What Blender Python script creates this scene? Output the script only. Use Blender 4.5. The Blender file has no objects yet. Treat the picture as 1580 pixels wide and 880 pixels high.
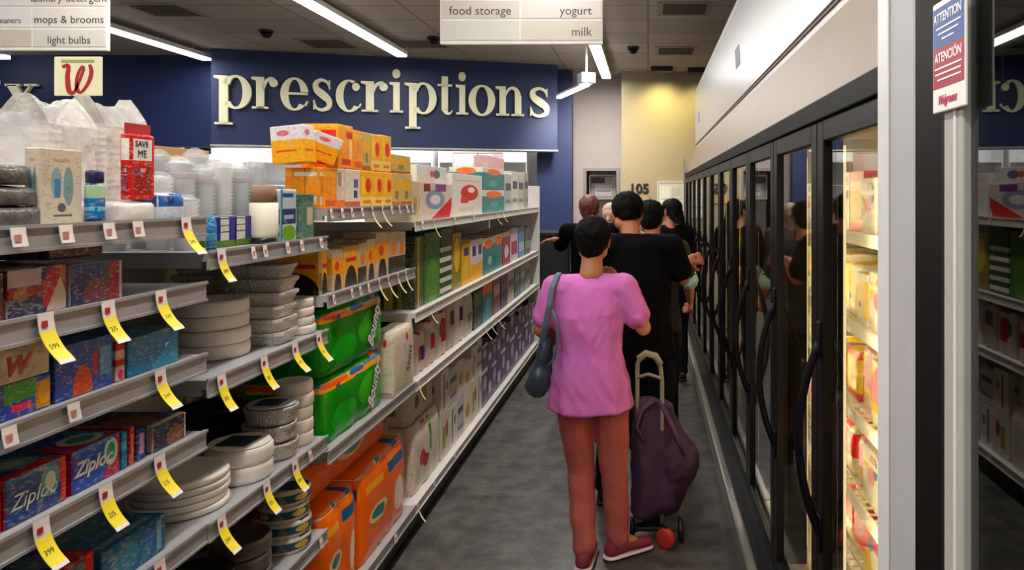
import bpy, bmesh, math, random
from mathutils import Vector, Matrix, noise
PI = math.pi
SC = bpy.context.scene
COL = SC.collection
F = 1140.0; EYE = 1.66; VX, VY = 1000.0, 300.0      # focal length in px, eye height, vanishing point

# ---------------------------------------------------------------- camera, world, exposure
cd = bpy.data.cameras.new('camera'); cam = bpy.data.objects.new('camera', cd); COL.objects.link(cam)
cam.location = (0, 0, EYE); cam.rotation_euler = (PI/2, 0, 0)
cd.sensor_width = 36; cd.lens = 36*F/1580; cd.clip_start = 0.02
cd.shift_x = -210/1580; cd.shift_y = -140/1580
SC.camera = cam
w = bpy.data.worlds.new('world'); SC.world = w; w.use_nodes = True
w.node_tree.nodes['Background'].inputs[0].default_value = (.9, .93, 1, 1)
w.node_tree.nodes['Background'].inputs[1].default_value = 0.15
SC.view_settings.view_transform = 'Standard'; SC.view_settings.look = 'None'
SC.view_settings.gamma = 1; SC.view_settings.use_curve_mapping = False
SC.view_settings.exposure = 0.0
BAR_POWER = 56.0; BAR_EMIT = 9.0; FREEZER_POWER = 7.0; PHARM_POWER = 60.0

# ---------------------------------------------------------------- helpers
def srgb(c):
    if isinstance(c, str):
        c = c.lstrip('#'); c = c if len(c) == 6 else ''.join(q*2 for q in c); c = [int(c[i:i+2], 16) for i in (0, 2, 4)]
    return tuple(((v/255)/12.92 if v/255 <= .04045 else ((v/255+.055)/1.055)**2.4) for v in c) + (1,)

_M = {}
def mat(name, col, rough=.5, metal=0., spec=.5, emit=0., noisy=.06, scale=18., alpha=1., bump=0.):
    if name in _M: return _M[name]
    m = bpy.data.materials.new(name); m.use_nodes = True; nt = m.node_tree; b = nt.nodes['Principled BSDF']
    c = srgb(col)
    b.inputs['Roughness'].default_value = rough; b.inputs['Metallic'].default_value = metal
    b.inputs['Specular IOR Level'].default_value = spec; b.inputs['Alpha'].default_value = alpha
    b.inputs['Base Color'].default_value = c
    if noisy or bump:
        tc = nt.nodes.new('ShaderNodeTexCoord'); nz = nt.nodes.new('ShaderNodeTexNoise')
        nz.inputs['Scale'].default_value = scale; nz.inputs['Detail'].default_value = 4
        nt.links.new(tc.outputs['Object'], nz.inputs['Vector'])
        if noisy:
            mr = nt.nodes.new('ShaderNodeMapRange'); mr.inputs[3].default_value = 1-noisy*2.5; mr.inputs[4].default_value = 1+noisy*2.5
            mx = nt.nodes.new('ShaderNodeVectorMath'); mx.operation = 'SCALE'; mx.inputs[0].default_value = c[:3]
            nt.links.new(nz.outputs[0], mr.inputs[0]); nt.links.new(mr.outputs[0], mx.inputs['Scale'])
            nt.links.new(mx.outputs[0], b.inputs['Base Color'])
        if bump:
            bp = nt.nodes.new('ShaderNodeBump'); bp.inputs['Strength'].default_value = bump; bp.inputs['Distance'].default_value = .01
            nt.links.new(nz.outputs[0], bp.inputs['Height']); nt.links.new(bp.outputs[0], b.inputs['Normal'])
    if emit:
        b.inputs['Emission Color'].default_value = c; b.inputs['Emission Strength'].default_value = emit
    _M[name] = m; return m

def glass(name, ior, tint, rough=0.0):
    if name in _M: return _M[name]
    m = bpy.data.materials.new(name); m.use_nodes = True; nt = m.node_tree; N = nt.nodes
    for n in list(N): N.remove(n)
    o = N.new('ShaderNodeOutputMaterial'); t = N.new('ShaderNodeBsdfTransparent'); g = N.new('ShaderNodeBsdfGlossy')
    x = N.new('ShaderNodeMixShader'); ge = N.new('ShaderNodeNewGeometry')
    dt = N.new('ShaderNodeVectorMath'); dt.operation = 'DOT_PRODUCT'; nt.links.new(ge.outputs['Normal'], dt.inputs[0]); nt.links.new(ge.outputs['Incoming'], dt.inputs[1])
    def mth(op, a, c=None):
        n = N.new('ShaderNodeMath'); n.operation = op
        for i, v in enumerate((a, c)):
            if v is None: continue
            if isinstance(v, (int, float)): n.inputs[i].default_value = v
            else: nt.links.new(v, n.inputs[i])
        return n.outputs[0]
    F0 = ((ior-1)/(ior+1))**2          # Schlick reflectance, the same from both sides of the pane
    fr = mth('ADD', F0, mth('MULTIPLY', 1-F0, mth('POWER', mth('SUBTRACT', 1., mth('ABSOLUTE', dt.outputs['Value'])), 5.)))
    t.inputs[0].default_value = srgb(tint); g.inputs['Roughness'].default_value = rough
    nt.links.new(fr, x.inputs[0]); nt.links.new(t.outputs[0], x.inputs[1]); nt.links.new(g.outputs[0], x.inputs[2])
    nt.links.new(x.outputs[0], o.inputs[0]); _M[name] = m; return m

_pm = [0]
def vivid(c, k=1.3):
    c = srgb(c); l = .3*c[0]+.59*c[1]+.11*c[2]
    return tuple(min(1, max(0, l+(v-l)*k)) for v in c[:3])+(1,)
def print_mat(base, shapes, rough=.4, name=None, alpha=1., detail=True):
    """printed packaging: flat shapes laid out on the package face. r: u0 v0 u1 v1 col / e: cu cv ru rv col / d: a b c col (a*u+b*v>c)"""
    _pm[0] += 1
    m = bpy.data.materials.new(name or 'printed_package_%d' % _pm[0]); m.use_nodes = True
    nt = m.node_tree; L = nt.links; b = nt.nodes['Principled BSDF']; b.inputs['Roughness'].default_value = rough
    b.inputs['Alpha'].default_value = alpha; b.inputs['Specular IOR Level'].default_value = .35
    tc = nt.nodes.new('ShaderNodeTexCoord'); sx = nt.nodes.new('ShaderNodeSeparateXYZ'); L.new(tc.outputs['Generated'], sx.inputs[0])
    sn = nt.nodes.new('ShaderNodeSeparateXYZ'); L.new(tc.outputs['Normal'], sn.inputs[0])
    def M(op, a, c=None, d=None):
        n = nt.nodes.new('ShaderNodeMath'); n.operation = op
        for i, v in enumerate((a, c, d)):
            if v is None: continue
            if isinstance(v, (int, float)): n.inputs[i].default_value = v
            else: L.new(v, n.inputs[i])
        return n.outputs[0]
    ax = M('GREATER_THAN', M('ABSOLUTE', sn.outputs[0]), .6); az = M('GREATER_THAN', M('ABSOLUTE', sn.outputs[2]), .6)
    def mixf(f, a, c):   # a when f=0
        return M('ADD', M('MULTIPLY', f, c), M('MULTIPLY', M('SUBTRACT', 1., f), a))
    u = mixf(ax, sx.outputs[0], sx.outputs[1]); v = mixf(az, sx.outputs[2], sx.outputs[1])
    cur = None; basec = vivid(base)
    for s in shapes:
        k = s[0]
        if k == 'r':
            _, u0, v0, u1, v1, c = s
            mk = M('MULTIPLY', M('LESS_THAN', M('ABSOLUTE', M('SUBTRACT', u, (u0+u1)/2)), (u1-u0)/2), M('LESS_THAN', M('ABSOLUTE', M('SUBTRACT', v, (v0+v1)/2)), (v1-v0)/2))
        elif k in 'eE':
            _, cu, cv, ru, rv, c = s
            a1 = M('DIVIDE', M('SUBTRACT', u, cu), ru); a2 = M('DIVIDE', M('SUBTRACT', v, cv), rv)
            mk = M('LESS_THAN', M('ADD', M('MULTIPLY', a1, a1), M('MULTIPLY', a2, a2)), 1.)
            if k == 'E': mk = M('MULTIPLY', mk, ax)
        else:
            _, a, b2, c0, c = s
            mk = M('GREATER_THAN', M('ADD', M('MULTIPLY', u, a), M('MULTIPLY', v, b2)), c0)
        mx = nt.nodes.new('ShaderNodeMix'); mx.data_type = 'RGBA'; L.new(mk, mx.inputs[0])
        if cur is None: mx.inputs[6].default_value = basec
        else: L.new(cur, mx.inputs[6])
        mx.inputs[7].default_value = vivid(c); cur = mx.outputs[2]
    def dots(sc, thr, col, fac, cur):
        mp = nt.nodes.new('ShaderNodeMapping'); mp.inputs['Scale'].default_value = sc; mp.inputs['Location'].default_value = (_pm[0]*1.7, _pm[0]*.9, 0); L.new(tc.outputs['Object'], mp.inputs[0])
        nz = nt.nodes.new('ShaderNodeTexNoise'); nz.inputs['Scale'].default_value = 1; nz.inputs['Detail'].default_value = 2; L.new(mp.outputs[0], nz.inputs[0])
        mx = nt.nodes.new('ShaderNodeMix'); mx.data_type = 'RGBA'; L.new(M('MULTIPLY', M('GREATER_THAN', nz.outputs[0], thr), fac), mx.inputs[0])
        if cur is None: mx.inputs[6].default_value = basec
        else: L.new(cur, mx.inputs[6])
        mx.inputs[7].default_value = srgb(col); return mx.outputs[2]
    if detail:
        lum = sum(basec[:3])/3
        cur = dots((70, 70, 230), .60, '#e9e2d6' if lum < .35 else '#5d4f4a', .26, cur)       # rows of small print
        cur = dots((38, 38, 60), .64, '#2a2326' if lum > .2 else '#c9a79a', .16, cur)
        cur = dots((30, 30, 22), .63, ['#c9603a', '#3f6a9a', '#d9c48a', '#7a8a4a'][_pm[0] % 4], .22, cur)
    if cur is None: b.inputs['Base Color'].default_value = basec
    else: L.new(cur, b.inputs['Base Color'])
    return m

def finish(name, bm, m, parent=None, smooth=False, kind=None):
    bmesh.ops.recalc_face_normals(bm, faces=bm.faces)
    me = bpy.data.meshes.new(name); bm.to_mesh(me); bm.free()
    if smooth:
        for p in me.polygons: p.use_smooth = True
    if m: me.materials.append(m)
    o = bpy.data.objects.new(name, me); COL.objects.link(o)
    if parent: o.parent = parent
    if kind: o['kind'] = kind
    return o
_seen = {}
def tag(o, label, cat, group=None, kind=None):
    o['label'] = label; o['category'] = cat
    if group: o['group'] = group
    if kind: o['kind'] = kind
    k = label
    if k in _seen and not group: print('DUPLABEL', k)
    _seen[k] = 1
    n = len(label.split())
    if n < 4 or n > 16: print('LABELLEN', n, label)
    return o
def thing(name, label, cat, loc=(0, 0, 0), rz=0., group=None):
    o = bpy.data.objects.new(name, None); COL.objects.link(o); o.empty_display_size = .05
    o.location = loc; o.rotation_euler = (0, 0, rz); return tag(o, label, cat, group)
def struct(name, bm, m, smooth=False): return finish(name, bm, m, None, smooth, 'structure')
def dup(root, loc, label, rz=None, scale=None, group=None):
    r = root.copy(); COL.objects.link(r); r.location = loc
    if rz is not None: r.rotation_euler = (0, 0, rz)
    if scale: r.scale = scale
    tag(r, label, root['category'], group or root.get('group'))
    for ch in list(root.children):
        c = ch.copy(); COL.objects.link(c); c.parent = r
        for g in list(ch.children):
            d = g.copy(); COL.objects.link(d); d.parent = c
    return r

def B(): return bmesh.new()
def box(bm, x0, x1, y0, y1, z0, z1, bev=0.):
    r = bmesh.ops.create_cube(bm, size=1); vs = r['verts']
    for v in vs:
        v.co = Vector(((x0+x1)/2+v.co.x*(x1-x0), (y0+y1)/2+v.co.y*(y1-y0), (z0+z1)/2+v.co.z*(z1-z0)))
    if bev:
        es = list({e for v in vs for e in v.link_edges})
        bmesh.ops.bevel(bm, geom=es, offset=bev, segments=2, affect='EDGES', profile=.5)
    return vs
def prism(bm, pts, fn, d0, d1):
    """polygon pts (a,b) extruded; fn(a,b,d)->Vector"""
    a = [bm.verts.new(fn(p[0], p[1], d0)) for p in pts]; c = [bm.verts.new(fn(p[0], p[1], d1)) for p in pts]
    n = len(pts); bm.faces.new(a); bm.faces.new(c[::-1])
    for i in range(n): bm.faces.new((a[i], c[i], c[(i+1) % n], a[(i+1) % n]))
def lathe(bm, prof, seg=32, cx=0, cy=0, wav=0., nw=0):
    """prof list of (r,z); wav modulates r for crimped rims"""
    rings = []
    for r, z in prof:
        rings.append([bm.verts.new((cx+(r*(1+wav*math.cos(nw*2*PI*i/seg)))*math.cos(2*PI*i/seg), cy+(r*(1+wav*math.cos(nw*2*PI*i/seg)))*math.sin(2*PI*i/seg), z)) for i in range(seg)])
    for a, b in zip(rings, rings[1:]):
        for i in range(seg): bm.faces.new((a[i], a[(i+1) % seg], b[(i+1) % seg], b[i]))
    for ring in (rings[0], rings[-1]):
        try: bm.faces.new(ring)
        except ValueError: pass
def tube(bm, path, r, seg=10, closed=False):
    P = [Vector(p) for p in path]; rings = []; n = len(P); up = None
    for i, p in enumerate(P):
        t = (P[(i+1) % n]-P[i-1]) if closed or 0 < i < n-1 else (P[1]-P[0] if i == 0 else P[-1]-P[-2])
        t.normalize()
        if up is None: up = Vector((0, 0, 1)) if abs(t.z) < .9 else Vector((1, 0, 0))
        s = t.cross(up)
        if s.length < 1e-4: s = t.cross(Vector((0, 1, 0)))
        s.normalize(); up = s.cross(t).normalized()
        rr = r[i] if isinstance(r, (list, tuple)) else r
        rings.append([bm.verts.new(p+s*rr*math.cos(2*PI*k/seg)+up*rr*math.sin(2*PI*k/seg)) for k in range(seg)])
    for i in range(n if closed else n-1):
        a, b = rings[i], rings[(i+1) % n]
        for k in range(seg): bm.faces.new((a[k], a[(k+1) % seg], b[(k+1) % seg], b[k]))
    if not closed: bm.faces.new(rings[0][::-1]); bm.faces.new(rings[-1])
def hull(bm, p0, r0, p1, r1, sub=2):
    """convex hull of two ellipsoids, added to bm as a closed piece"""
    t = bmesh.new()
    for p, r in ((p0, r0), (p1, r1)):
        if isinstance(r, (int, float)): r = (r, r, r)
        ic = bmesh.ops.create_icosphere(t, subdivisions=sub, radius=1)['verts']
        for v in ic: v.co = Vector((p[0]+v.co.x*r[0], p[1]+v.co.y*r[1], p[2]+v.co.z*r[2]))
    for f in t.faces[:]: t.faces.remove(f)
    for e in t.edges[:]: t.edges.remove(e)
    bmesh.ops.convex_hull(t, input=t.verts[:], use_existing_faces=False)
    for e in [e for e in t.edges if not e.link_faces]: t.edges.remove(e)
    for v in [v for v in t.verts if not v.link_faces]: t.verts.remove(v)
    bmesh.ops.recalc_face_normals(t, faces=t.faces)
    me = bpy.data.meshes.new('tmp'); t.to_mesh(me); t.free(); bm.from_mesh(me); bpy.data.meshes.remove(me)
def remeshed(name, bm, m, parent, voxel=.009, smooth=4, disp=None, cut=None):
    """union the overlapping closed pieces in bm into one continuous smooth surface"""
    me = bpy.data.meshes.new('tmp'); bm.to_mesh(me); bm.free()
    o = bpy.data.objects.new('tmp', me); COL.objects.link(o)
    r = o.modifiers.new('r', 'REMESH'); r.mode = 'VOXEL'; r.voxel_size = voxel
    s = o.modifiers.new('s', 'SMOOTH'); s.iterations = smooth; s.factor = .5
    dg = bpy.context.evaluated_depsgraph_get(); ev = o.evaluated_get(dg)
    out = bpy.data.meshes.new_from_object(ev); bpy.data.objects.remove(o); bpy.data.meshes.remove(me)
    out.name = name
    if disp:
        ns = [v.normal.copy() for v in out.vertices]
        for v, nrm in zip(out.vertices, ns): v.co = v.co + nrm*disp(v.co)
    if cut:
        b2 = B(); b2.from_mesh(out)
        for co, no in cut:
            g = b2.verts[:]+b2.edges[:]+b2.faces[:]
            q = bmesh.ops.bisect_plane(b2, geom=g, plane_co=co, plane_no=no, clear_outer=True)
            ed = [e for e in q['geom_cut'] if isinstance(e, bmesh.types.BMEdge)]
            bmesh.ops.edgeloop_fill(b2, edges=ed)
        b2.to_mesh(out); b2.free()
    for p in out.polygons: p.use_smooth = True
    out.materials.append(m)
    q = bpy.data.objects.new(name, out); COL.objects.link(q); q.parent = parent
    return q
def text(name, s, size, loc, rot, m, parent=None, ext=.0006, align='LEFT', sx=1., bold=0., shear=0.):
    c = bpy.data.curves.new('tmp', 'FONT'); c.body = s; c.size = size; c.extrude = ext; c.align_x = align; c.offset = bold; c.shear = shear
    c.resolution_u = 3
    o = bpy.data.objects.new('tmp', c); COL.objects.link(o)
    dg = bpy.context.evaluated_depsgraph_get(); me = bpy.data.meshes.new_from_object(o.evaluated_get(dg))
    bpy.data.objects.remove(o); bpy.data.curves.remove(c)
    me.materials.clear(); me.materials.append(m)
    q = bpy.data.objects.new(name, me); COL.objects.link(q); q.location = loc; q.rotation_euler = rot; q.scale = (sx, 1, 1)
    if parent: q.parent = parent
    return q
AISLE = (PI/2, 0, PI/2)       # text standing on a face that looks towards +x
def Yof(px, X): return F*X/(px-VX)
def Zof(py, Y): return EYE-(py-VY)*Y/F
def Xof(px, Y): return (px-VX)*Y/F
ORD = ['first','second','third','fourth','fifth','sixth','seventh','eighth','ninth','tenth','eleventh','twelfth','thirteenth','fourteenth','fifteenth','sixteenth','seventeenth','eighteenth','nineteenth','twentieth']
ORD += ['twenty-'+a for a in ORD[:9]]+['thirtieth']+['thirty-'+a for a in ORD[:9]]+['fortieth']+['forty-'+a for a in ORD[:9]]+['fiftieth']

# ---------------------------------------------------------------- room shell
CEIL = 3.5
def node_mat(name): 
    m = bpy.data.materials.new(name); m.use_nodes = True; return m, m.node_tree, m.node_tree.nodes['Principled BSDF']
def floor_mat():
    m, nt, b = node_mat('grey_vinyl_floor'); L = nt.links
    tc = nt.nodes.new('ShaderNodeTexCoord'); n1 = nt.nodes.new('ShaderNodeTexNoise'); n1.inputs['Scale'].default_value = 7; n1.inputs['Detail'].default_value = 8; n1.inputs['Roughness'].default_value = .7
    L.new(tc.outputs['Object'], n1.inputs[0]); cr = nt.nodes.new('ShaderNodeValToRGB')
    cr.color_ramp.elements[0].position = .4; cr.color_ramp.elements[0].color = srgb('#35322e')
    cr.color_ramp.elements[1].position = .64; cr.color_ramp.elements[1].color = srgb('#5f5b56')
    L.new(n1.outputs[0], cr.inputs[0])
    br = nt.nodes.new('ShaderNodeTexBrick'); br.offset = .5; br.inputs['Scale'].default_value = 1; br.inputs['Brick Width'].default_value = .9; br.inputs['Row Height'].default_value = .45
    br.inputs['Mortar Size'].default_value = .003; br.inputs['Color1'].default_value = (.92,.92,.92,1); br.inputs['Color2'].default_value = (1.05,1.05,1.05,1); br.inputs['Mortar'].default_value = (.7,.7,.7,1)
    L.new(tc.outputs['Object'], br.inputs[0]); mx = nt.nodes.new('ShaderNodeMix'); mx.data_type = 'RGBA'; mx.blend_type = 'MULTIPLY'; mx.inputs[0].default_value = 1
    L.new(cr.outputs[0], mx.inputs[6]); L.new(br.outputs[0], mx.inputs[7]); L.new(mx.outputs[2], b.inputs['Base Color'])
    b.inputs['Roughness'].default_value = .42; return m
def ceil_mat():
    m, nt, b = node_mat('ceiling_tiles'); L = nt.links
    tc = nt.nodes.new('ShaderNodeTexCoord'); br = nt.nodes.new('ShaderNodeTexBrick'); br.offset = 0
    br.inputs['Scale'].default_value = 1; br.inputs['Brick Width'].default_value = 1.2; br.inputs['Row Height'].default_value = .6; br.inputs['Mortar Size'].default_value = .012
    br.inputs['Color1'].default_value = srgb('#a89c90'); br.inputs['Color2'].default_value = srgb('#9c9085'); br.inputs['Mortar'].default_value = srgb('#7b7168')
    L.new(tc.outputs['Object'], br.inputs[0]); L.new(br.outputs[0], b.inputs['Base Color']); b.inputs['Roughness'].default_value = .9
    nz = nt.nodes.new('ShaderNodeTexNoise'); nz.inputs['Scale'].default_value = 90; L.new(tc.outputs['Object'], nz.inputs[0])
    bp = nt.nodes.new('ShaderNodeBump'); bp.inputs['Strength'].default_value = .3; bp.inputs['Distance'].default_value = .01; L.new(nz.outputs[0], bp.inputs['Height']); L.new(bp.outputs[0], b.inputs['Normal'])
    return m
m_white = mat('white_wall_paint', '#ab9f98', .7, noisy=.02); m_yellow = mat('warm_yellow_wall_paint', '#96886a', .7, noisy=.02)
m_blue = mat('navy_wall_paint', '#132552', .55, noisy=.03, scale=2); m_dark = mat('black_paint', '#0b0b0d', .5)
m_black = mat('black_metal', '#060608', .38, spec=.25); m_steel = mat('brushed_steel', '#b6b4b2', .28, .9, noisy=.04)
m_rail = mat('grey_price_rail', '#9b9a9c', .35, noisy=.05); m_deck = mat('shelf_enamel', '#a9a8a8', .4, noisy=.03)
m_lite = mat('pale_shelf_enamel', '#d9d6d2', .4, noisy=.03)
b = B(); box(b, -9.2, 2.6, -3.2, 15.2, -.1, 0); struct('floor', b, floor_mat())
b = B(); box(b, -9.2, 2.6, -3.2, 15.2, CEIL, CEIL+.1); struct('ceiling', b, ceil_mat())
for nm, d in (('wall_left', (-9.2, -9.1, -3.2, 15.2)), ('wall_right', (2.5, 2.6, -3.2, 15.2)), ('wall_front', (-9.2, 2.6, -3.2, -3.1)), ('wall_back', (-9.2, 2.6, 15.1, 15.2))):
    b = B(); box(b, d[0], d[1], d[2], d[3], 0, CEIL); struct(nm, b, m_white)
b = B(); box(b, -.40, 2.5, 11.1, 11.3, 0, CEIL); struct('wall_yellow_panel', b, m_yellow)
# white wall piece beside it with a doorway (niche) in it
b = B(); YW = 11.7
x0, x1 = Xof(905, YW), Xof(951, YW); zt = Zof(264, YW)
box(b, -1.25, x0, YW, YW+.12, 0, CEIL); box(b, x1, -.40, YW, YW+.12, 0, CEIL); box(b, x0, x1, YW, YW+.12, zt, CEIL); struct('wall_white_panel', b, m_white)
b = B(); t = .05
box(b, x0-t, x0, YW-.03, YW, 0, zt+t); box(b, x1, x1+t, YW-.03, YW, 0, zt+t); box(b, x0, x1, YW-.03, YW, zt, zt+t); struct('trim_1', b, mat('taupe_trim', '#8d8178', .5))
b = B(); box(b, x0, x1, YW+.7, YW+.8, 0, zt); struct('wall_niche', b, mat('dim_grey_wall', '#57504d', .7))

# prescriptions bulkhead: a turned panel hung between two points in plan
LX, LY, RX, RY = -5.5, 9.3, -1.29, 10.5
wd = Vector((RX-LX, RY-LY, 0)); wl = wd.length; wd.normalize(); wn = Vector((wd.y, -wd.x, 0))       # wn looks towards the camera
def on_wall(px, off=0.):
    k = (px-VX)/F         # X = k*Y
    s = (k*LY-LX)/(wd.x-k*wd.y); return Vector((LX+wd.x*s, LY+wd.y*s, 0))+wn*off, s
def wall_box(bm, s0, s1, z0, z1, d0, d1):
    P = [Vector((LX, LY, 0))+wd*s+wn*d for s, d in ((s0, d0), (s1, d0), (s1, d1), (s0, d1))]
    a = [bm.verts.new((p.x, p.y, z0)) for p in P]; c = [bm.verts.new((p.x, p.y, z1)) for p in P]
    bm.faces.new(a); bm.faces.new(c)
    for i in range(4): bm.faces.new((a[i], a[(i+1) % 4], c[(i+1) % 4], c[i]))
b = B(); wall_box(b, 0, wl, 2.29, CEIL, -.35, 0); struct('wall_bulkhead', b, m_blue)
b = B(); wall_box(b, -.01, wl+.01, 2.27, 2.29, -.36, .012); struct('trim_2', b, mat('pale_bulkhead_trim', '#b5b3b0', .4))
b = B(); box(b, -9.1, -5.3, 9.75, 10.0, 2.29, CEIL); struct('wall_bulkhead_left', b, m_blue)
b = B(); box(b, -1.64, -1.125, 10.9, 11.1, 0, CEIL); struct('wall_blue_pier', b, m_blue)
b = B(); box(b, -9.1, -1.3, 13.0, 13.1, 0, CEIL); struct('wall_pharmacy', b, mat('pharmacy_white_wall', '#efeeec', .6))
b = B(); box(b, -9.1, -1.45, 13-2.05, 11.2, 0, 1.05); struct('wall_counter', b, mat('grey_counter_front', '#5b5c62', .6))

# sign lettering: high contrast serif letters drawn as outlines. unit = x-height
def ring(cx, cy, ro, yo, ri, yi, a0=0, a1=360, n=40):
    A = [math.radians(a0+(a1-a0)*i/n) for i in range(n+1)]
    return [('strip', [(cx+ro*math.cos(a), cy+yo*math.sin(a)) for a in A], [(cx+ri*math.cos(a), cy+yi*math.sin(a)) for a in A])]
def rect(x0, y0, x1, y1): return [('poly', [(x0, y0), (x1, y0), (x1, y1), (x0, y1)])]
def ball(cx, cy, r): return [('poly', [(cx+r*math.cos(2*PI*i/20), cy+r*math.sin(2*PI*i/20)) for i in range(20)])]
def stroke(pts, sub=6):
    out = []
    P = pts
    for i in range(len(P)-1):
        p0 = P[max(i-1, 0)]; p1 = P[i]; p2 = P[i+1]; p3 = P[min(i+2, len(P)-1)]
        for k in range(sub):
            t = k/sub
            out.append(tuple(.5*((2*p1[j])+(-p0[j]+p2[j])*t+(2*p0[j]-5*p1[j]+4*p2[j]-p3[j])*t*t+(-p0[j]+3*p1[j]-3*p2[j]+p3[j])*t**3) for j in range(3)))
    out.append(P[-1]); a = []; c = []
    for i, (x, y, wd_) in enumerate(out):
        q = out[min(i+1, len(out)-1)]; r = out[max(i-1, 0)]; dx, dy = q[0]-r[0], q[1]-r[1]; l = math.hypot(dx, dy) or 1
        a.append((x-dy/l*wd_/2, y+dx/l*wd_/2)); c.append((x+dy/l*wd_/2, y-dx/l*wd_/2))
    return [('strip', a, c)]
SH = .07; ST = .25
def serif_stem(x, y0, y1, top=True, bot=True):
    s = rect(x, y0, x+ST, y1)
    if bot: s += rect(x-.13, y0, x+ST+.13, y0+SH)
    if top: s += [('poly', [(x-.15, y1), (x-.15, y1-SH), (x+.01, y1-SH-.05), (x+.01, y1)])]
    return s
GL = {
 'p': (1.12, serif_stem(.15, -.52, 1.0)+ring(.62, .5, .45, .53, .2, .46, -140, 140)+ring(.62, .5, .45, .53, .2, .46, 140, 151)),
 'r': (.86, serif_stem(.15, 0, 1.0)+stroke([(.36, .62, .07), (.46, .86, .1), (.6, .96, .1), (.7, .93, .12)])+ball(.70, .83, .135)),
 'e': (.95, ring(.48, .5, .45, .53, .2, .46, 8, 318)+rect(.25, .48, .90, .55)+stroke([(.82, .14, .06), (.9, .28, .05)])),
 's': (.74, stroke([(.66, .70, .05), (.58, .9, .09), (.36, .98, .1), (.16, .86, .17), (.2, .66, .23), (.42, .5, .27), (.62, .33, .22), (.62, .12, .16), (.38, .02, .1), (.16, .1, .09), (.08, .32, .05)])+rect(.63, .68, .67, .98)+rect(.07, .02, .11, .34)),
 'c': (.88, ring(.48, .5, .45, .53, .2, .46, 62, 318)+ball(.70, .8, .13)+stroke([(.80, .13, .06), (.87, .26, .05)])),
 'i': (.55, serif_stem(.15, 0, 1.0)+ball(.27, 1.28, .155)),
 't': (.62, rect(.15, .12, .15+ST, 1.26)+rect(.0, .93, .56, 1.0)+stroke([(.275, .16, .24), (.34, .05, .14), (.46, .02, .07), (.56, .12, .05)])),
 'o': (.98, ring(.48, .5, .47, .53, .22, .46)),
 'n': (1.18, serif_stem(.15, 0, 1.0)+stroke([(.38, .7, .06), (.5, .9, .09), (.66, .96, .1), (.8, .88, .16), (.86, .7, .24), (.87, .5, .25), (.87, .0, .25)])+rect(.62, 0, 1.1, SH)),
 'x': (1.0, [('poly', [(.05, .97), (.36, .97), (.92, .0), (.6, .0)])]+[('poly', [(.78, .97), (.85, .97), (.16, .0), (.09, .0)])]+rect(0, .93, .45, 1.0)+rect(.6, .93, 1.0, 1.0)+rect(-.05, 0, .35, .07)+rect(.5, 0, 1.0, .07)),
 'R': (1.3, serif_stem(.15, 0, 1.45)+ring(.6, 1.06, .4, .39, .2, .33, -100, 100)+rect(.35, 1.38, .62, 1.45)+rect(.35, .67, .62, .74)+stroke([(.55, .7, .2), (.75, .55, .26), (.85, .2, .26), (1.1, .03, .1)])),
}
def glyph(bm, ch, fn, d0, d1):
    for s in GL[ch][1]:
        if s[0] == 'poly': prism(bm, s[1], fn, d0, d1)
        else:
            a, c = s[1], s[2]
            for i in range(len(a)-1): prism(bm, [a[i], a[i+1], c[i+1], c[i]], fn, d0, d1)
m_letter = mat('cream_sign_letter', '#e9e6c2', .45, noisy=.02)
sg = thing('wall_lettering', 'raised cream serif letters spelling prescriptions on navy bulkhead', 'sign')
XH = .405; BZ = 2.75
for ch, a, c in zip('prescriptions', (330, 388, 431, 480, 516, 556, 600, 623, 674, 702, 721, 763, 813), (392, 431, 478, 513, 558, 600, 623, 676, 700, 723, 765, 811, 847)):
    _, s0 = on_wall(a); _, s1 = on_wall(c); wdt = s1-s0; adv = GL[ch][0]
    k = wdt/(adv+.03)
    bm = B(); fn = lambda u, v, d: Vector((LX, LY, BZ+v*XH))+wd*(s0+(u+.03)*k)+wn*d
    glyph(bm, ch, fn, .01, .06); bmesh.ops.translate(bm, verts=bm.verts, vec=(0, 0, 0))
    finish('letter', bm, m_letter, sg)
sg = thing('wall_lettering', 'raised pale serif letters spelling Rx on left navy bulkhead', 'sign')
for ch, X0, k in (('R', Xof(-62, 9.7), .5), ('x', Xof(8, 9.7), .42)):
    bm = B(); glyph(bm, ch, lambda u, v, d: Vector((X0+u*k, 9.75-d, 2.71+v*.4)), .01, .06); finish('letter', bm, m_letter, sg)

# ---------------------------------------------------------------- ceiling fittings
m_bar = mat('lit_diffuser', '#ffffff', .5, emit=BAR_EMIT, noisy=0); m_barh = mat('white_fixture_housing', '#d8d8d8', .5)
def bar(X, y0, y1, label, n):
    t_ = thing('linear_light', label, 'light', (X, (y0+y1)/2, 3.38), group=None); L_ = y1-y0
    b = B(); box(b, -.075, .075, -L_/2, L_/2, .02, .07, .004); box(b, -.01, .01, -L_/2+.3, -L_/2+.32, .07, .12); box(b, -.01, .01, L_/2-.32, L_/2-.3, .07, .12); finish('housing', b, m_barh, t_)
    b = B(); box(b, -.06, .06, -L_/2+.01, L_/2-.01, .0, .021); finish('diffuser', b, m_bar, t_)
    for i in range(n):
        ld = bpy.data.lights.new('lamp', 'AREA'); ld.shape = 'RECTANGLE'; ld.size = .12; ld.size_y = L_/n; ld.energy = BAR_POWER*L_/n/4; ld.color = (1, .965, .91)
        lo = bpy.data.objects.new('lamp', ld); COL.objects.link(lo); lo.parent = t_; lo.location = (0, -L_/2+(i+.5)*L_/n, -.01)
bar(-.62, 4.0, 11.0, 'long white linear light above the aisle, right of the hanging sign', 2)
bar(-.62, -3.0, 3.6, 'long linear light above the aisle, nearer than the hanging sign', 2)
bar(-3.08, -3.0, 9.25, 'long white linear light running to the lettering on navy bulkhead', 3)
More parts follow.
